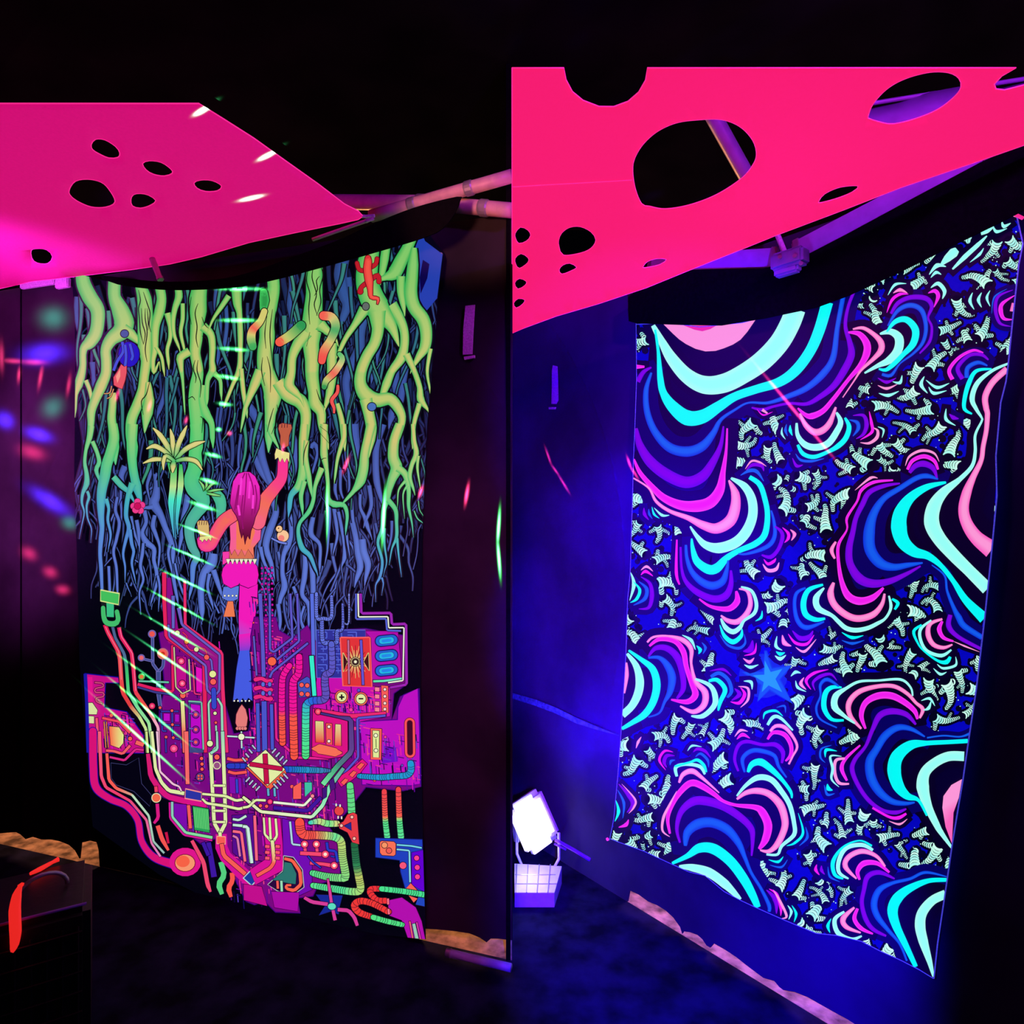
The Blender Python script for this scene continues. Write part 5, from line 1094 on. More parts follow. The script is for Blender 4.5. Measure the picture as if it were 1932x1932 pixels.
P2('8', [(280, 1300), (560, 1310), (545, 1500), (310, 1460)], (168, 12, 164), 1); P2('8', [(0, 1225), (180, 1250), (236, 1445), (0, 1385)], (192, 14, 140), 1)
HO('8', "565,600,90 578,690,92 620,725,90 720,728,80 850,735,78 930,750,78 985,800,78 1000,950,78 1030,1140,80 990,1160,76 850,1150,74 695,1112,56", [(0, (246, 76, 66)), (.2, (246, 84, 74)), (.3, (206, 206, 120)), (.38, (100, 226, 150)), (.45, (190, 210, 112)), (.7, (140, 220, 126)), (1, (90, 226, 140))], 3.6)
HO('8', "1120,820,70 1140,1020,74 1165,1150,76 1180,1280,74 1100,1300,72 900,1270,68 700,1238,54", [(0, (24, 100, 60)), (.22, (40, 130, 80)), (.36, (190, 200, 100)), (.55, (160, 220, 120)), (.7, (80, 226, 150)), (1, (90, 226, 140))], 3.6)
HO('8', "670,602,36 760,588,60 840,610,64 945,612,60", [(0, (60, 210, 190)), (.4, (206, 220, 130)), (.7, (110, 226, 140)), (1, (214, 214, 130))], 4.6); HO('8', "1075,225,66 1085,350,70 1092,490,74", (96, 216, 130), 4.6)
P2('8', [(960, 620), (1010, 590), (1050, 520), (1110, 500), (1145, 520), (1168, 820), (1100, 800), (1050, 700), (970, 660)], (226, 58, 66)); P2('8', [(1015, 635), (1085, 600), (1090, 680)], (30, 40, 140))
for x, y in ((1095, 545), (988, 632), (1118, 762)): DT('8', x, y, 15, (246, 190, 170))
DT('8', 965, 482, 46, (226, 66, 66)); 
for x, y in ((935, 422), (975, 430), (955, 548), (990, 552)): LN('8', f"{x},{y-14},14 {x},{y+14},14", (236, 240, 220), .6)
for s_ in ["1422,285,50 1432,560,54 1452,745,58", "1565,265,52 1575,560,56 1592,745,60"]: HO('8', s_, [(0, (236, 66, 72)), (.56, (246, 92, 74)), (.6, (200, 200, 110)), (.64, (80, 220, 130)), (1, (90, 226, 150))], 4.2)
P2('8', [(1335, 760), (1805, 775), (1832, 1320), (1640, 1280), (1590, 1100), (1580, 980), (1335, 950)], (20, 62, 190), 1.4, (10, 16, 110)); P2('8', [(1700, 905), (1815, 880), (1830, 1300), (1700, 1230)], (96, 0, 206), 1)
P2('8', [(1378, 800), (1395, 788), (1520, 795), (1538, 815), (1535, 925), (1515, 938), (1400, 930), (1380, 905)], (246, 112, 84)); DT('8', 1425, 830, 28, (246, 150, 100)); DT('8', 1470, 885, 26, (240, 90, 80))
LN('8', "1548,826,16 1700,838,16 1802,858,16", (110, 210, 226)); LN('8', "1548,872,16 1676,884,16 1684,1205,18", (130, 214, 226))
for x, y in ((1750, 960), (1756, 1055), (1758, 1150)): DT('8', x, y, 26, (250, 60, 140))
DT('8', 1612, 1036, 34, (244, 84, 120)); P2('8', [(1690, 1215), (1760, 1290), (1640, 1270)], (246, 96, 84)); P2('8', [(1670, 1340), (1760, 1370), (1720, 1410)], (246, 96, 84)); P2('8', [(1770, 1350), (1840, 1370), (1846, 1450), (1740, 1430)], (26, 70, 190))
for cx0, cy0 in ((615, 820), (735, 820)): LN('8', f"{cx0},{cy0},30 {cx0+8},{cy0+80},30", (244, 70, 110))
LN('8', "570,910,36 780,922,38 825,922,38", (244, 70, 110)); LN('8', "670,1010,30 800,1020,32 915,1040,40", (244, 70, 110))
for x, y in ((615, 820), (735, 820), (825, 922), (915, 1036)): DT('8', x, y, 36, (244, 70, 110), (250, 230, 210))
for s_ in ["840,800,26 850,880,26 930,890,26 950,1000,26", "880,940,14 920,950,14", "650,940,16 700,1000,16 780,1060,16"]: LN('8', s_, (36, 56, 190))
P2('8', [(730, 1330), (1000, 1340), (970, 1450), (960, 1530), (880, 1500), (760, 1540), (820, 1450)], (16, 40, 150), 1)
for s_ in ["612,1360,30 690,1405,36 850,1428,36", "950,1482,36 1060,1490,38 1120,1560,36 1150,1645,30", "850,1170,20 870,1290,28 890,1430,30 925,1590,34"]: LN('8', s_, (212, 60, 150))
X, Y = q1('8', 892, 1450); pr.up(); pr.disc(X, Y, 9, (8, 30, 70), 7.6); pr.up(); pr.disc(X, Y, 7.6, (90, 220, 190), 6.2)
P2('8', [(1460, 1390), (1600, 1360), (1740, 1460), (1800, 1600), (1836, 1800), (1660, 1790), (1600, 1590), (1470, 1540)], (176, 14, 172), 1.4)
HO('8', "1440,1392,58 1350,1385,58 1285,1320,62 1290,1275,60 1400,1272,52", (232, 50, 52), 4.2); HO('8', "1395,1272,52 1600,1295,54 1830,1332,56", (70, 222, 140), 4.2)
HO('8', "1465,1505,58 1300,1420,60 1180,1395,66 1120,1440,70 1170,1510,66 1310,1560,54", (236, 56, 52), 4.2); HO('8', "1310,1560,52 1450,1600,52 1605,1635,46", (80, 222, 130), 4.2)
LN('8', "1460,1370,20 1462,1430,20", (250, 110, 130)); LN('8', "1465,1475,20 1470,1530,20", (250, 110, 130)); LN('8', "1720,1625,30 1752,1790,36", (150, 200, 180)); LN('8', "1680,1600,14 1710,1790,14", (240, 100, 120)); LN('8', "1750,1610,14 1790,1780,14", (216, 60, 170))
pr.build('circuit_print', tl)['label'] = 'magenta circuit board print'
# narrow hem and grommets
for i, (x, y) in enumerate(((140, 522), (832, 480), (822, 562))):
    p = WL.at(x, y, 0.0265); V, F = sweep([p + Vector((0, -0.003, 0)), p + Vector((0, -0.0005, 0))], [0.006, 0.006], 10); mesh_obj('grommet', V, F, M_steel, tl)
tag(tl, 'tapestry printed with green roots, a climbing figure and magenta circuits', 'tapestry', 'fluorescent tapestries on the canvas'); clean(tl)

# ------------------------------------------------------------------ striped fractal tapestry (second bay)
RTOP = [(1200, 612), (1240, 610), (1290, 613), (1320, 617), (1352, 614), (1400, 609), (1440, 599), (1500, 582), (1560, 561), (1620, 541), (1690, 513), (1760, 482), (1780, 472), (1850, 436), (1875, 418), (1912, 402), (1916, 402)]
RLEFT = [(600, 1200), (715, 1201), (800, 1198), (870, 1195), (950, 1193), (1080, 1189), (1132, 1184), (1233, 1181), (1350, 1174), (1460, 1166), (1545, 1158), (1585, 1150)]
RRIGHT = [(402, 1917), (460, 1930), (500, 1922), (600, 1911), (690, 1902), (720, 1898), (760, 1888), (860, 1879), (935, 1881), (1050, 1870), (1165, 1858), (1300, 1842), (1400, 1827), (1470, 1817), (1590, 1797), (1660, 1787), (1700, 1781), (1780, 1769), (1846, 1762)]
RBOT = [(1150, 1582), (1165, 1588), (1215, 1606), (1262, 1628), (1300, 1645), (1330, 1652), (1366, 1682), (1400, 1700), (1430, 1714), (1480, 1736), (1540, 1761), (1580, 1765), (1625, 1776), (1660, 1794), (1700, 1812), (1735, 1830), (1761, 1846)]
def clampR(x, y):
    y = max(interp(RTOP, x), min(interp(RBOT, x), y))
    return max(interp(RLEFT, y), min(interp(RRIGHT, y), x)), y
tr = root('fractal_tapestry', WR.at(1450, 1720, 0.03))
out = list(RTOP) + [(b_, a) for a, b_ in RRIGHT[1:]] + list(reversed(RBOT))[1:] + [(b_, a) for a, b_ in reversed(RLEFT)][1:-1]
panel('cloth', out, 0.024, 0.002, WR, M_tap_r, tr)
pf = Print(WR, 0.0255, clampR)
CC = {'P': ((252, 150, 214), (248, 84, 190)), 'M': ((240, 30, 238), (246, 60, 240)), 'V': ((128, 4, 224), (96, 8, 214)), 'B': ((16, 92, 236), (6, 44, 216)),
      'C': ((0, 250, 246), (10, 244, 246)), 'T': ((150, 255, 246), (176, 252, 240))}
BANDS = """T 8,14,22,28,34,36,36,38,38,38,38|1232,614 1248,643 1267,676 1296,709 1329,726 1366,723 1403,705 1439,680 1470,647 1490,612 1501,583
C 4,6,12,14,22,29,26,20,16,16,18,20,20,21,22|1236,622 1242,663 1246,715 1252,742 1269,767 1296,788 1325,786 1356,767 1387,748 1428,734 1470,721 1501,699 1528,663 1546,622 1561,570
B 4,10,12,14,18,20,18,12,7,5,4,6,10,12,14,12,9,9|1229,703 1219,736 1221,777 1236,815 1263,844 1296,852 1325,842 1346,817 1360,792 1387,773 1412,760 1449,760 1486,748 1522,732 1553,705 1572,674 1580,617 1592,553
V 6,14,20,22,22,20,14,8,3|1200,808 1207,839 1226,870 1257,895 1294,910 1325,899 1346,870 1360,839 1365,804
V 3,8,10|1229,693 1214,702 1203,720
M 8,4|1201,692 1216,692
V 3,7,5,5,7,10,12,14,14,10,7,6,6|1418,769 1439,773 1459,767 1490,761 1522,762 1548,748 1573,728 1592,700 1606,670 1603,645 1595,615 1600,580 1612,548
M 3,8,10,14,18,22,22,18,10,5,3|1196,866 1207,891 1228,916 1252,939 1284,953 1315,955 1341,947 1358,924 1364,891 1370,850 1372,808
M 3,10,14,14,10,7,8,10,12,8,3|1600,627 1621,630 1635,648 1635,667 1623,690 1600,717 1573,752 1553,775 1532,785 1520,783 1505,770
P 3,4,6,7,10,16,20,22,20,16,3|1195,902 1224,921 1238,946 1263,964 1298,977 1327,991 1352,997 1377,983 1387,958 1387,931 1375,906
P 3,7,9,12,12,8,5,3,2|1609,621 1629,619 1650,632 1662,646 1662,661 1648,677 1625,698 1611,719 1590,750
P 4,10,13,13,11,4|1509,780 1520,802 1536,815 1552,812 1566,797 1577,768
T 4,14,17,18,20,20,20,14,8,3|1379,902 1404,917 1418,941 1420,972 1408,1003 1387,1024 1356,1034 1331,1028 1315,1012 1302,993
C 8,10,10,10,12,12,10,12,18,18,14,8,3|1414,900 1433,914 1443,941 1448,972 1443,1008 1425,1026 1394,1039 1371,1053 1352,1072 1336,1074 1315,1059 1307,1035 1305,1016
B 5,7,10,14,16,14,8,3|1294,1028 1296,1053 1305,1078 1323,1097 1344,1105 1363,1097 1371,1076 1374,1057
B 3,6,8,9,8,5,3|1455,963 1460,983 1462,1008 1454,1026 1435,1037 1408,1045 1393,1045
V 4,5,8,12,14,14,10,4|1284,1032 1286,1072 1294,1097 1315,1117 1346,1130 1369,1124 1379,1103 1379,1076
V 3,7,8,7,8,3|1462,993 1474,1003 1476,1016 1468,1037 1454,1051 1437,1047
M 3,6,3|1277,1018 1276,1080 1282,1103
M 3,5,8,11,12,4|1319,1130 1336,1142 1356,1148 1377,1148 1391,1134 1389,1115
M 6|1476,995 1487,1006 1487,1016 1480,1024
M 6|1441,1055 1449,1064 1460,1059 1464,1053
P 3,9,11,11,9,7,3|1360,1161 1373,1171 1391,1173 1408,1159 1416,1138 1410,1115 1394,1111
P 7|1491,999 1499,1008 1493,1020
P 7|1439,1064 1449,1076 1464,1074 1470,1061
T 3,9,10,8,5,7,7,6,3|1360,1167 1369,1184 1383,1192 1396,1184 1404,1171 1423,1157 1427,1138 1418,1115 1398,1107
C 9|1358,1179 1367,1200 1383,1211 1398,1200 1400,1186
C 5|1438,1152 1436,1165 1425,1172
B 5|1358,1198 1373,1217 1394,1223 1406,1213 1404,1196
V 12|1402,1229 1416,1225 1420,1208
M 5|1404,1237 1423,1231 1427,1213
P 7|1402,1242 1414,1249 1423,1241
T 6|1404,1254 1416,1259 1431,1254
T 4,8,12,13,13,12,10,4|1503,798 1505,821 1519,839 1540,844 1563,836 1580,812 1586,795 1578,778
C 5,8,8,7,10,10,9,4|1505,839 1515,856 1536,862 1563,852 1582,841 1596,826 1602,805 1594,788
B 5|1501,856 1511,868 1532,870 1555,865
B 8|1602,792 1617,797 1619,809 1609,823
V 6|1495,864 1503,879 1515,877
V 8|1609,784 1629,784 1635,801 1629,819 1615,828
M 6|1640,776 1644,797 1645,815 1623,830
P 6|1648,807 1656,813 1654,826 1640,836 1623,835
T 4|1656,805 1667,811 1664,826
C 6|1491,802 1491,812 1495,822
B 5|1484,800 1482,812 1486,823
T 4|1476,806 1475,818 1482,829
T 3,12,17,17,14,8,3|1660,630 1681,626 1696,638 1694,661 1677,680 1656,690 1631,704
C 3,9,12,14,13,9,9,7,3|1673,626 1689,607 1710,603 1727,622 1723,648 1704,669 1685,688 1671,698 1658,696
B 3,8,10,10,8,7,5,3,7,6|1675,615 1694,586 1718,576 1739,586 1747,617 1741,646 1723,667 1698,686 1681,708 1664,706
V 5,8,9,10,8,4,5,6,3|1681,592 1694,572 1718,561 1747,563 1758,578 1751,599 1758,617 1754,644 1735,667
V 6|1656,713 1673,721 1691,713
M 6|1673,590 1683,566 1698,555 1714,555
M 8|1751,553 1764,549 1770,559 1762,580
P 7|1685,553 1698,547 1712,553
P 5|1656,727 1673,733 1693,725
T 5|1675,557 1689,537 1710,535
T 8|1756,543 1770,535 1782,549 1778,564
T 6|1756,524 1766,514 1776,518
T 8|1753,518 1768,501 1785,503
T 4,14,18,10|1776,499 1787,488 1799,477 1806,471
T 3,9,8,2|1797,508 1820,485 1845,462 1862,445
T 5|1830,495 1848,480 1856,468
T 14,12,4|1850,437 1862,434 1874,427
T 6|1873,425 1880,437 1900,431
T 7|1890,417 1894,427 1907,421
P 9|1912,408 1919,410
P 12,16|1915,572 1913,588
M 8|1915,557 1892,572 1888,586 1894,601 1911,603
V 7|1911,547 1884,559 1878,582 1886,609 1907,616
B 3|1900,545 1876,561 1871,592
T 5|1868,548 1862,562 1868,578
T 6|1852,552 1846,566 1852,580
T 6|1835,552 1830,568 1838,584
P 12,12,12,11,10,9,9,9,12,18,20,22,26,34|1900,696 1873,721 1859,748 1861,772 1863,780 1861,811 1855,842 1851,869 1836,900 1824,929 1818,960 1824,987 1842,1014 1871,1037
T 4,6,9,10,7,4,4,5,6,7,9,18,26,29,26,24,22,24|1902,686 1871,700 1844,723 1834,752 1842,772 1852,788 1852,795 1840,821 1840,852 1834,879 1811,904 1780,929 1762,956 1758,987 1772,1016 1799,1047 1828,1076 1863,1111
C 3,7,9,8,7,3|1871,696 1842,700 1828,723 1820,752 1820,772 1834,781
C 4,12,18,26,30,26,20,14,9,9,14,22|1785,910 1749,919 1718,939 1700,966 1696,995 1704,1022 1725,1041 1751,1049 1776,1068 1799,1097 1822,1132 1857,1167
B 3,10,10,10,12,16,22,22,20,14,10,3|1770,904 1749,898 1729,902 1698,921 1667,941 1648,970 1640,1004 1642,1037 1660,1062 1685,1070 1714,1066 1741,1062
B 2,4,5,8,12,12,10|1758,1066 1782,1086 1787,1115 1800,1148 1809,1165 1819,1181 1853,1203
V 6,10,12,10,3|1716,892 1727,879 1743,875 1760,883 1768,902
V 3,8,10,10,9,10,13,14,18,16,12,8,3|1698,912 1667,917 1640,929 1627,952 1615,977 1609,1004 1602,1035 1604,1064 1621,1091 1646,1101 1677,1097 1708,1084 1737,1068
M 5,7,8,7,4|1712,886 1722,869 1743,861 1762,869 1770,886
M 3,6,6,4,5,3,6,6,9,14,15,12,4|1685,906 1648,910 1625,925 1617,946 1598,977 1598,999 1582,1028 1582,1060 1588,1097 1600,1124 1621,1134 1646,1128 1667,1109
P 5|1708,879 1716,861 1739,850 1762,855 1772,871
P 5|1656,902 1642,902 1613,925
P 4,8,4|1577,1022 1569,1038 1575,1054
P 5,13,13,13,13,12,8,4|1573,1099 1567,1120 1575,1142 1598,1161 1621,1167 1648,1159 1664,1140 1669,1120
T 3,12,12,7,8,9,9,8,7,5,5,6,3|1555,1109 1540,1128 1544,1148 1569,1161 1581,1172 1596,1185 1615,1189 1637,1185 1656,1176 1669,1168 1678,1155 1681,1142 1677,1124
C 6|1588,1193 1608,1203 1629,1199
B 5|1588,1208 1608,1214 1631,1208
C 4,7,4|1683,1130 1694,1138 1688,1150
C 4,9,11,11,9,4|1553,1103 1526,1113 1516,1136 1520,1159 1538,1169 1557,1167
B 4,7,7,9,10,3|1520,1109 1503,1119 1499,1142 1505,1171 1522,1184 1555,1173
V 10|1495,1190 1509,1204 1526,1202 1534,1190
M 6|1487,1196 1501,1213 1522,1215 1536,1198
P 9|1476,1198 1480,1213 1493,1219
P 5|1501,1221 1518,1229 1540,1206
T 6|1466,1200 1464,1219 1476,1227
C 7|1464,1229 1472,1234 1481,1231
T 7|1462,1237 1472,1243 1483,1236
T 7|1190,1080 1196,1103 1188,1133
C 6|1195,1097 1207,1113 1201,1130 1189,1137
B 8|1205,1097 1220,1111 1216,1130 1195,1142
V 8|1209,1088 1226,1101 1230,1124 1224,1146 1205,1149
M 6|1209,1085 1218,1078 1232,1087
P 5|1209,1076 1220,1069 1232,1078
V 6|1215,958 1216,970 1224,981
B 4|1224,960 1225,970 1231,979
C 4|1230,956 1234,970 1244,978
T 5|1234,958 1249,972 1263,972
P 5,9,5|1181,1250 1182,1274 1177,1308
T 5,12,16,16,14,14|1183,1233 1200,1256 1207,1283 1204,1308 1192,1332 1174,1349
C 4,8,13,15,14,13,9,6|1186,1227 1208,1243 1231,1262 1239,1291 1233,1322 1217,1347 1192,1364 1173,1375
B 4,8,14,16,12,6,4,3|1223,1241 1244,1241 1260,1257 1268,1279 1264,1305 1254,1324 1244,1345 1223,1353
V 3,9,12,14,12,10,4|1223,1239 1237,1223 1258,1223 1277,1239 1287,1268 1289,1299 1277,1318
M 4,8,9,11,9,9,13,10,3|1225,1219 1244,1206 1273,1210 1289,1229 1295,1258 1304,1287 1312,1310 1297,1324 1266,1320
P 4,5,4,10,9,5,8,13,12,9,3|1221,1212 1233,1202 1260,1200 1289,1208 1304,1225 1304,1252 1312,1285 1330,1306 1328,1330 1308,1343 1283,1332
T 4,8,11,10,9,3|1312,1281 1339,1293 1349,1312 1347,1332 1326,1351 1304,1351
C 5,8,9,8,3|1337,1285 1353,1283 1368,1301 1359,1324 1355,1341
B 6,7,7,7,4|1341,1277 1357,1270 1374,1283 1380,1304 1372,1316
V 5|1339,1266 1364,1263 1380,1275
V 9|1386,1299 1395,1310 1380,1322
M 7|1397,1297 1405,1310 1395,1326 1378,1324
P 5|1393,1295 1411,1299 1411,1320 1397,1335
T 6|1403,1285 1417,1287 1419,1301
T 6|1287,1198 1304,1208 1312,1226
C 7|1314,1218 1321,1226 1318,1234
B 5|1324,1212 1331,1222 1326,1234
T 5,14,18,17,6|1281,1635 1306,1637 1337,1646 1368,1668 1397,1697
C 5,10,18,20,19,18,15,11|1268,1629 1297,1615 1320,1600 1347,1602 1378,1625 1403,1658 1420,1689 1430,1712
B 6,16,20,19,18,13,8,6,6,8,6|1293,1596 1297,1571 1316,1555 1343,1552 1372,1565 1393,1590 1405,1617 1417,1646 1436,1677 1451,1708 1451,1720
V 4,7,11,16,17,16,14,12,8,3|1283,1590 1277,1563 1285,1532 1306,1513 1330,1511 1364,1521 1397,1542 1417,1563 1420,1584 1418,1615
M 4,7,9,12,13,12,9,6,6,10,15,16,14,5|1264,1573 1260,1542 1273,1509 1293,1484 1308,1477 1326,1484 1347,1498 1364,1511 1388,1519 1424,1523 1438,1532 1449,1557 1444,1584 1432,1602
P 5|1264,1579 1250,1567 1252,1542 1264,1517 1277,1492
P 4,9,11,7,2|1281,1477 1289,1461 1306,1455 1324,1467 1357,1496
P 4,9,12,13,15,14,13,12,8,3|1390,1508 1407,1496 1428,1492 1451,1498 1471,1517 1480,1542 1480,1563 1467,1592 1451,1606 1434,1604
T 3,7,11,11,10,9,8,8,6,5,4|1390,1502 1407,1482 1430,1467 1455,1471 1475,1494 1490,1519 1498,1552 1498,1575 1475,1596 1467,1612 1446,1612
C 5,11,14,11,7,6,3|1411,1457 1419,1442 1436,1438 1457,1453 1477,1473 1492,1494 1494,1506
C 5|1506,1534 1515,1571 1500,1590 1484,1596
C 5|1450,1622 1468,1626 1478,1616
B 5|1520,1560 1523,1580 1508,1596
B 4|1452,1632 1474,1636 1486,1622
B 4,8,9,9,8,6,3|1405,1457 1401,1432 1417,1417 1438,1417 1461,1426 1469,1446 1484,1467
V 4,6,7,7,6,9,9,4|1393,1455 1386,1432 1393,1407 1409,1399 1438,1405 1463,1405 1477,1419 1475,1440
M 7|1390,1395 1401,1386 1415,1393
M 4,7,9,8,7,3|1448,1395 1459,1382 1480,1386 1492,1405 1492,1424 1482,1436
P 5|1386,1390 1397,1378 1411,1380
P 5,7,8,6,5,4,4|1453,1380 1463,1370 1480,1372 1496,1390 1504,1409 1496,1426 1488,1442
T 5,7,6,3|1448,1368 1459,1353 1473,1355 1496,1378
C 5|1440,1357 1444,1345 1463,1341 1477,1351
B 4|1465,1335 1480,1332 1482,1345
T 5,7,6,7,4|1277,1465 1275,1448 1293,1442 1320,1446 1330,1461
C 4,4,6,6,3|1273,1446 1302,1438 1316,1434 1328,1444 1333,1457
B 5|1264,1444 1266,1436 1274,1434
B 5|1312,1428 1322,1422 1335,1434 1337,1448
V 7|1273,1426 1258,1426 1253,1438 1258,1448
V 6|1308,1419 1316,1413 1330,1417 1341,1430
M 5|1270,1419 1254,1417 1244,1434 1256,1453
T 4|1297,1417 1306,1407 1324,1409
C 6|1162,1510 1167,1531 1160,1550
B 5|1165,1490 1177,1515 1175,1544
V 9|1167,1479 1186,1500 1194,1517 1183,1533
P 4|1173,1479 1198,1508 1196,1523 1186,1535
M 7|1167,1561 1181,1556 1186,1546
T 18,18,18,20,24,16,12,10,4|1819,1427 1790,1427 1764,1439 1745,1458 1741,1485 1751,1522 1768,1558 1775,1570 1796,1600
C 8,8,9,18,24,26,22,14,6,4|1826,1398 1790,1400 1749,1402 1718,1406 1693,1427 1687,1454 1695,1483 1712,1502 1733,1510 1749,1539
B 3,9,13,15,14,17,18,16,12,8,3|1745,1390 1718,1375 1693,1373 1670,1388 1654,1413 1641,1437 1644,1468 1660,1495 1683,1512 1708,1516 1726,1514
B 3,3,3,5|1749,1392 1780,1388 1811,1390 1830,1384
V 4,10,12,12,8,6,8,9,8,8,7,8,3|1728,1367 1710,1348 1683,1342 1660,1350 1646,1377 1633,1408 1613,1433 1608,1454 1621,1485 1641,1512 1666,1529 1691,1533 1710,1526
M 4,9,11,13,13,11,9,4|1633,1375 1625,1350 1633,1326 1656,1313 1683,1313 1708,1326 1726,1342 1731,1357
M 3,6,8,4|1623,1406 1596,1431 1588,1450 1598,1473
M 4,5,7,4|1646,1524 1677,1541 1695,1543 1710,1535
P 4,9,11,10,8,8,7,6,8,4|1625,1375 1604,1350 1602,1326 1621,1305 1656,1295 1687,1295 1712,1309 1728,1326 1741,1338 1735,1355
P 4,6,6,6,3|1594,1431 1577,1435 1575,1458 1583,1477 1602,1479
P 4|1677,1549 1697,1555 1712,1545
T 3,7,13,12,6,5,4,5,4,3|1613,1365 1592,1350 1575,1334 1577,1313 1596,1299 1621,1286 1656,1284 1699,1282 1718,1297 1722,1313
C 4,7,10,10,8,3|1592,1359 1569,1357 1555,1336 1557,1309 1569,1297 1588,1297
B 3,4,5,4,6,8,3|1579,1373 1548,1357 1540,1336 1548,1313 1548,1292 1561,1282 1583,1295
V 6|1538,1303 1534,1288 1548,1276 1567,1272 1579,1284
M 6|1530,1301 1521,1284 1536,1270 1563,1263
P 7|1521,1301 1511,1290 1517,1278
T 5|1521,1305 1505,1297 1501,1284
T 6|1492,1276 1501,1268 1511,1270
T 5|1588,1427 1567,1427 1571,1450 1569,1470 1583,1485
C 6|1579,1417 1559,1415 1557,1429
C 8|1561,1479 1563,1488 1571,1491
B 4|1569,1406 1550,1413 1548,1429 1557,1439
B 5|1555,1481 1561,1499 1575,1497
T 6|1742,1340 1752,1336 1757,1322
T 5|1738,1322 1754,1318 1764,1332
V 8,10,8,6|1793,1160 1790,1181 1807,1201 1850,1224
M 4,9,7,3|1778,1172 1772,1187 1780,1203 1799,1210
P 4,8,10,9,7,3|1778,1168 1755,1177 1751,1197 1761,1216 1780,1222 1797,1216
T 3,6,6,6,7,3|1757,1170 1737,1187 1737,1208 1749,1228 1776,1237 1795,1226
C 4,6,4,3,5,9,5|1739,1179 1724,1191 1731,1212 1743,1228 1770,1247 1786,1249 1793,1239
T 5|1768,1253 1780,1261 1803,1255 1803,1239
T 5|1761,1261 1774,1272 1786,1268
P 3|1799,1210 1820,1219 1848,1230
T 17,17,19,20,18,10,3|1784,1687 1759,1699 1740,1722 1736,1747 1742,1776 1754,1815 1761,1843
C 7,9,15,20,20,16,12,8|1786,1660 1751,1662 1715,1677 1693,1695 1684,1718 1691,1747 1707,1780 1728,1824
B 2,6,6,7,12,13,12,8,5,4|1786,1654 1746,1646 1717,1658 1684,1666 1659,1679 1649,1704 1655,1728 1674,1753 1697,1780 1711,1813
V 3,9,10,8,8,9,8,4|1688,1658 1659,1646 1637,1654 1630,1679 1626,1704 1633,1733 1647,1753 1672,1766
M 4,8,11,8,4|1678,1646 1655,1629 1630,1629 1618,1644 1622,1660
M 5,8,8,3|1618,1714 1612,1733 1624,1751 1647,1762
P 4,7,10,10,10,3|1670,1635 1653,1615 1626,1606 1601,1617 1595,1635 1616,1658
P 4,11,9,3|1612,1712 1591,1733 1597,1749 1624,1760
T 5,8,8,8,7,3|1647,1604 1626,1594 1597,1600 1583,1623 1583,1646 1601,1658
T 4,8,9,7,3|1593,1720 1575,1735 1581,1760 1606,1772 1626,1766
C 4,3,4,8,7,3|1645,1596 1622,1586 1591,1598 1572,1625 1575,1650 1591,1658
C 6|1568,1733 1562,1747 1566,1760
B 4|1562,1635 1566,1654 1585,1664
M 6|1541,1631 1539,1641 1546,1651
V 6|1550,1633 1550,1642 1556,1650
V 10|1446,1679 1463,1697 1465,1724
M 6|1451,1677 1465,1687 1473,1712 1473,1728
P 5|1459,1679 1471,1699 1484,1728 1475,1733
T 5|1488,1735 1493,1720 1486,1708
C 5|1498,1740 1502,1724 1494,1708
P 4|1406,885 1418,870 1433,872 1446,880
V 7|1408,887 1420,877 1437,879 1441,889
B 7|1397,897 1414,888 1428,890 1441,908
M 8,7,6,5,3|1797,716 1791,698 1809,675 1836,661 1855,666
V 9,8,7,7,3|1816,715 1807,694 1828,671 1851,669 1865,679
B 9,9,8,3|1824,713 1826,694 1845,684 1863,690
T 6|1747,717 1768,731 1791,723
T 6|1752,730 1762,742 1786,737
T 7|1744,710 1738,726 1750,742
V 8|1791,781 1799,788 1809,790
T 6|1785,771 1785,791 1803,803
T 6|1658,742 1676,746 1696,738
T 6|1684,720 1698,722 1702,708
P 6,3|1438,773 1448,780
M 3|1428,772 1440,783 1458,777
P 5|1210,1390 1204,1400 1200,1412"""
bands = []
for ln in BANDS.split('\n'):
    h, pts = ln.split('|'); c, ws = h.split(' ')
    P = [tuple(float(v) for v in t.split(',')) for t in pts.split()]
    W = [float(v) for v in ws.split(',')]
    if len(W) == 1:
        n = len(P); W = [W[0] * 1.1 * (0.12 + 0.88 * math.sin(math.pi * i / (n - 1))) for i in range(n)]; ext = 1
    elif len(W) != len(P):
        m = len(W); n = len(P); W = [interp(list(enumerate(W)), i * (m - 1) / (n - 1)) for i in range(n)]
    bands.append((c, [(x, y, w_) for (x, y), w_ in zip(P, W)]))
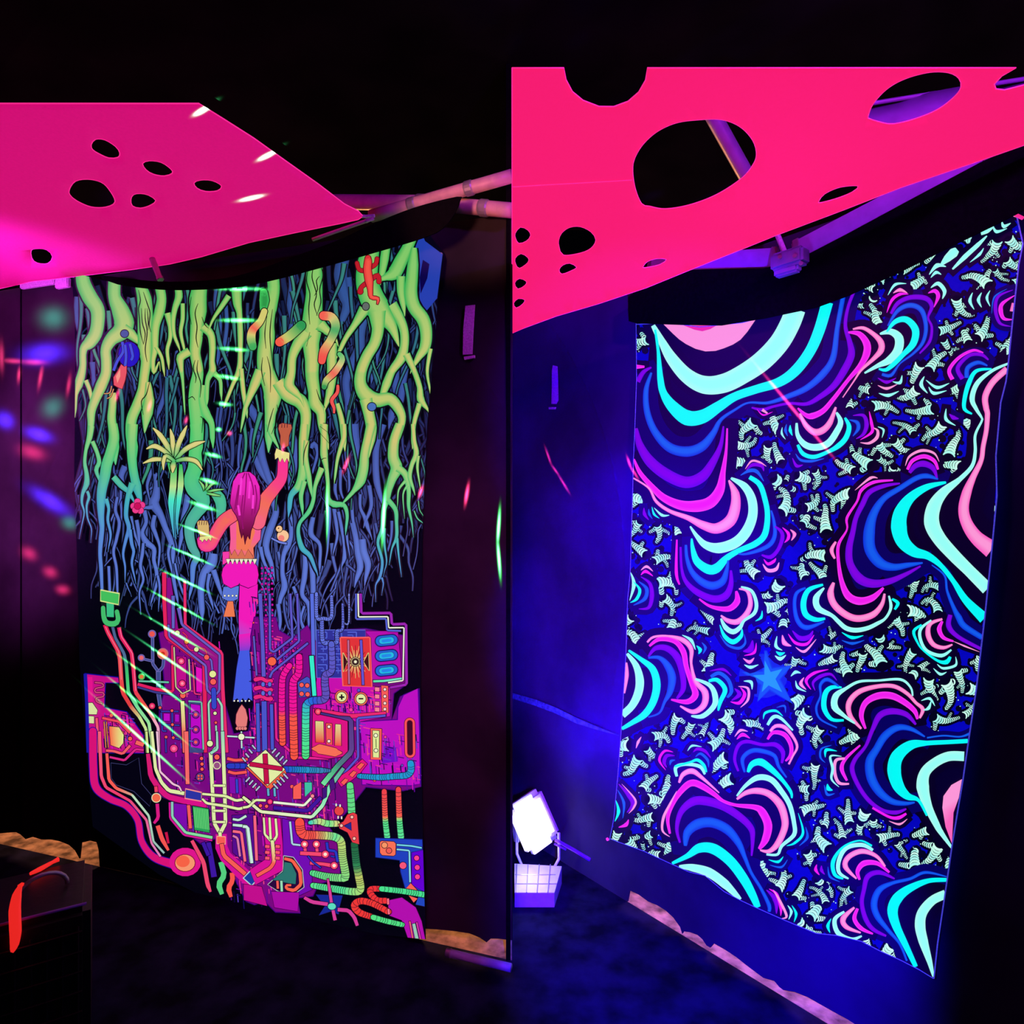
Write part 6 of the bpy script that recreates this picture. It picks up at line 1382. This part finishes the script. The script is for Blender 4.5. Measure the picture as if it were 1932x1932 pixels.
BODY = [[(1201, 690), (1225, 700), (1232, 614), (1330, 618), (1440, 600), (1600, 545), (1606, 670), (1585, 730), (1550, 785), (1500, 768), (1440, 770), (1395, 775), (1368, 810), (1374, 900), (1400, 915), (1440, 960), (1440, 1020), (1380, 1045), (1340, 1070), (1310, 1040), (1300, 980), (1230, 930), (1197, 880)],
        [(1880, 705), (1845, 730), (1850, 800), (1845, 870), (1790, 912), (1750, 902), (1690, 925), (1645, 938), (1610, 1000), (1590, 1060), (1612, 1120), (1660, 1108), (1740, 1062), (1790, 1100), (1820, 1170), (1855, 1165), (1870, 1040), (1880, 900)],
        [(1820, 1398), (1745, 1398), (1700, 1374), (1655, 1400), (1612, 1450), (1650, 1508), (1720, 1525), (1760, 1560), (1795, 1592), (1815, 1470)],
        [(1785, 1662), (1700, 1668), (1645, 1660), (1630, 1710), (1655, 1755), (1720, 1815), (1762, 1843)],
        [(1272, 1630), (1268, 1560), (1287, 1498), (1310, 1482), (1400, 1520), (1440, 1535), (1440, 1590), (1418, 1612), (1455, 1718), (1390, 1696), (1320, 1650)],
        [(1186, 1235), (1225, 1240), (1260, 1215), (1295, 1270), (1290, 1310), (1240, 1345), (1175, 1370)]]
def in_poly(x, y, l):
    c = False
    for (x0, y0), (x1, y1) in zip(l, l[1:] + l[:1]):
        if (y0 > y) != (y1 > y) and x < (x1 - x0) * (y - y0) / (y1 - y0) + x0: c = not c
    return c
# which parts of the cloth are taken by the large bands
occ = {}
for c, P in bands:
    for x, y, w_ in spline(P, 6):
        r = int((w_ / 2 + 7) // 8) + 1
        gx, gy = int(x // 8), int(y // 8)
        for i in range(-r, r + 1):
            for j in range(-r, r + 1):
                if i * i + j * j <= r * r: occ[(gx + i, gy + j)] = 1
for l in BODY:
    for gx in range(int(min(p[0] for p in l) // 8), int(max(p[0] for p in l) // 8) + 1):
        for gy in range(int(min(p[1] for p in l) // 8), int(max(p[1] for p in l) // 8) + 1):
            if in_poly(gx * 8 + 4, gy * 8 + 4, l): occ[(gx, gy)] = 1
voids = [(1500, 930, 26), (1452, 1125, 20), (1285, 1150, 24), (1810, 525, 30), (1690, 800, 22), (1820, 610, 20), (1560, 1535, 24), (1270, 1395, 30), (1370, 1385, 30), (1435, 1030, 16), (1480, 1090, 18), (1380, 1265, 26), (1300, 1420, 14), (1530, 1240, 26), (1690, 1225, 20),
         (1530, 1400, 22), (1245, 1180, 18), (1520, 1650, 16), (1640, 760, 14), (1420, 1000, 14), (1510, 1010, 18), (1490, 1060, 14), (1345, 1240, 20), (1590, 840, 16), (1540, 920, 18), (1440, 1275, 58), (1560, 1250, 14), (1600, 1400, 10)]
rf_ = random.Random(21)
MINT = [(190, 252, 232), (170, 246, 236), (206, 255, 240)]
def crescent(x, y, a, r, w_, c):
    pts = []
    for k in range(7):
        t = -1.2 + 2.4 * k / 6
        pts.append((x + r * math.cos(a + t), y + r * math.sin(a + t), max(.7, w_ * (1 - (abs(k - 3) / 3.6) ** 2.4))))
    pf.strip(pts, c)
def chain(x, y, a, r, n, curve, out_):
    for k in range(n):
        st = r * .36 + 2.4
        out_.append((x, y, a, r, st - max(1.2, 2.3 - .05 * r)))
        x += math.cos(a) * st; y += math.sin(a) * st; a += curve * .6; r *= .90
    return x, y, a, r
def cluster(x, y, a, r):
    L_ = []; cv = rf_.uniform(-.28, .28)
    n = rf_.randint(5, 8)
    ex, ey, ea, er = chain(x, y, a, r, n, cv, L_)
    for sg in (-1, 1):
        if rf_.random() < .9:
            m = L_[rf_.randint(1, n - 1)]
            chain(m[0] + math.cos(m[2] + sg * 1.3) * m[3] * .8, m[1] + math.sin(m[2] + sg * 1.3) * m[3] * .8, m[2] + sg * rf_.uniform(.8, 1.5), m[3] * .6, rf_.randint(3, 5), sg * rf_.uniform(-.1, .35), L_)
    chain(ex, ey, ea + rf_.uniform(-.8, .8), max(er, 3.0), 4, rf_.uniform(-.4, .4), L_)
    return L_
# candidate places, dense where the print is dense
cl = []
placed = []
tries = 0
taken = set(); new = set()
def free(x, y): return (int(x // 8), int(y // 8)) not in occ
while tries < 26000 and len(placed) < 640:
    tries += 1
    x = rf_.uniform(1155, 1915); y = rf_.uniform(430, 1830)
    cx_, cy_ = clampR(x, y)
    if abs(cx_ - x) + abs(cy_ - y) > .01 or not free(x, y): continue
    if any((x - vx) ** 2 + (y - vy) ** 2 < vr * vr for vx, vy, vr in voids): continue
    sz = rf_.choice((7.5, 9, 10.5, 12))
    if any((x - px) ** 2 + (y - py) ** 2 < (1.5 * (sz + ps) ) ** 2 * .62 for px, py, ps in placed): continue
    # point away from the nearest band
    best = None
    for R in range(1, 9):
        acc = [0, 0]
        for i in range(-R, R + 1):
            for j in range(-R, R + 1):
                if (int(x // 8) + i, int(y // 8) + j) in occ: acc[0] -= i; acc[1] -= j
        if acc[0] or acc[1]: best = math.atan2(acc[1], acc[0]); break
    a = (best if best is not None else rf_.uniform(0, 6.3)) + rf_.uniform(-.6, .6)
    L_ = cluster(x - math.cos(a) * sz * 1.2, y - math.sin(a) * sz * 1.2, a, sz)
    keep = []
    for e in L_:
        cell = (int((e[0] + math.cos(e[2]) * e[3] * .6) // 7), int((e[1] + math.sin(e[2]) * e[3] * .6) // 7))
        if not any((cell[0] + i, cell[1] + j) in taken for i in (-1, 0, 1) for j in (-1, 0, 1)): keep.append(e)
    if len(keep) < 0.6 * len(L_): continue
    for e in keep:
        r = int((e[3] * .8) // 7) + 0
        c0 = (int((e[0] + math.cos(e[2]) * e[3] * .6) // 7), int((e[1] + math.sin(e[2]) * e[3] * .6) // 7))
        for i in range(-r, r + 1):
            for j in range(-r, r + 1): new.add((c0[0] + i, c0[1] + j))
    taken |= new; new.clear()
    placed.append((x, y, sz)); cl.append(keep)
# dark halo and small islands first, then the mint crescents
DK = (1, 2, 26)
for k, L_ in enumerate(cl):
    if k % 6 == 0: pf.up()
    for x, y, a, r, cw in L_: pf.disc(x + math.cos(a) * r * .5, y + math.sin(a) * r * .5, r + 4.6, DK, n=9)
pf.up()
for x, y, sz in placed:
    for k in range(5):
        a = rf_.uniform(0, 6.3); d = sz * rf_.uniform(1.4, 2.6); pf.disc(x + math.cos(a) * d, y + math.sin(a) * d, rf_.uniform(3, 8), DK, n=8)
pf.up(); pf.up()
for L_ in cl:
    for x, y, a, r, cw in L_: crescent(x, y, a, r, cw, rf_.choice(MINT))
pf.up()
for x, y, sz in placed:
    for k in range(3):
        a = rf_.uniform(0, 6.3); d = sz * rf_.uniform(1.8, 3.0); pf.disc(x + math.cos(a) * d, y + math.sin(a) * d, rf_.uniform(.6, 1.4), MINT[0], n=6)
pf.build('curl_print', tr)['label'] = 'small mint striped curls'
# the pale star in the blue
pf.up(); pf.disc(1440, 1275, 46, (8, 40, 205), 42)
star = [(1444, 1228), (1456, 1262), (1492, 1257), (1470, 1282), (1494, 1326), (1452, 1300), (1430, 1322), (1437, 1292), (1402, 1268), (1440, 1268)]
pf.poly(star, (12, 84, 224), 3.0, (10, 60, 214)); pf.poly([(1443, 1246), (1454, 1268), (1476, 1262), (1463, 1281), (1476, 1306), (1450, 1293), (1437, 1306), (1441, 1287), (1420, 1274), (1442, 1273)], (36, 150, 246))
for x, y in ((1254, 1440), (1222, 1452), (1210, 1462), (1226, 1466)): pass
# dark body under all bands, then the bands
for l in BODY: pf.poly(l, (2, 0, 42), 4.0, (2, 0, 42))
for c, P in bands:
    mw = max(p[2] for p in P)
    g = 5.5 + mw * (0.62 if mw > 11 else .45)
    if c in 'TC' and mw > 20: g = 13
    pf.strip(spline(P, 7), (3, 1, 92) if c in 'BV' else (3, 0, 34), None, g)
    pf.layer += 0.12
pf.up()
for c, P in bands:
    col, edge = CC[c]
    pf.layer += 0.2
    S = spline(P, 2.5 if len(P) < 6 else 5)
    pf.strip(S, col, edge if max(p[2] for p in P) > 7 else None)
pf.up(); pf.poly([(1251, 611), (1260, 620), (1269, 629), (1281, 640), (1294, 649), (1312, 658), (1331, 663), (1350, 662), (1366, 657), (1383, 650), (1397, 641), (1410, 626), (1426, 600), (1377, 612), (1352, 613), (1284, 613)], (252, 146, 218)); pf.poly([(1251, 611), (1269, 628), (1294, 649), (1331, 663), (1366, 657), (1397, 641), (1426, 600), (1377, 612), (1352, 613), (1284, 613)], (252, 146, 218)); pf.poly([(1290, 614), (1310, 622), (1325, 625), (1340, 621), (1352, 614), (1325, 614)], (236, 40, 170))
pf.poly([(1815, 1470), (1795, 1481), (1780, 1502), (1778, 1524), (1784, 1560), (1796, 1592), (1797, 1570), (1799, 1533), (1809, 1505)], None, grad=lambda x, y: (252, 150, 216) if y < 1530 else (250, 100, 190))
pf.build('band_print', tr)['label'] = 'nested neon striped bulges'
# bright stitched hem along the edges
def hem_line(pts, name, r=0.0016):
    P = [WR.at(x, y, 0.0275) for x, y in pts]; V, F = sweep(P, r, 6); mesh_obj(name, V, F, M_hemb, tr, True)
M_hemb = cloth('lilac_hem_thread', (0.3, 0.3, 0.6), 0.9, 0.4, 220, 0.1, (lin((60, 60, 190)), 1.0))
hem_line(RTOP, 'top_hem'); hem_line([(b_, a) for a, b_ in RRIGHT], 'side_hem'); hem_line([(b_, a) for a, b_ in RLEFT], 'side_hem', 0.0012); hem_line(RBOT, 'bottom_hem', 0.0012)
p = WR.at(1147, 1583, 0.026); V, F = sweep([p, p + Vector((-.004, -.003, 0))], 0.006, 10); mesh_obj('corner_tie', V, F, M_hem, tr)
p = WR.at(1916, 405, 0.03); V, F = sweep([p, WR.at(1930, 412, 0.03)], 0.004, 8); mesh_obj('corner_tie', V, F, M_hem, tr)
tag(tr, 'blue tapestry printed with neon striped fractal bulges and mint curls', 'tapestry', 'fluorescent tapestries on the canvas'); clean(tr)
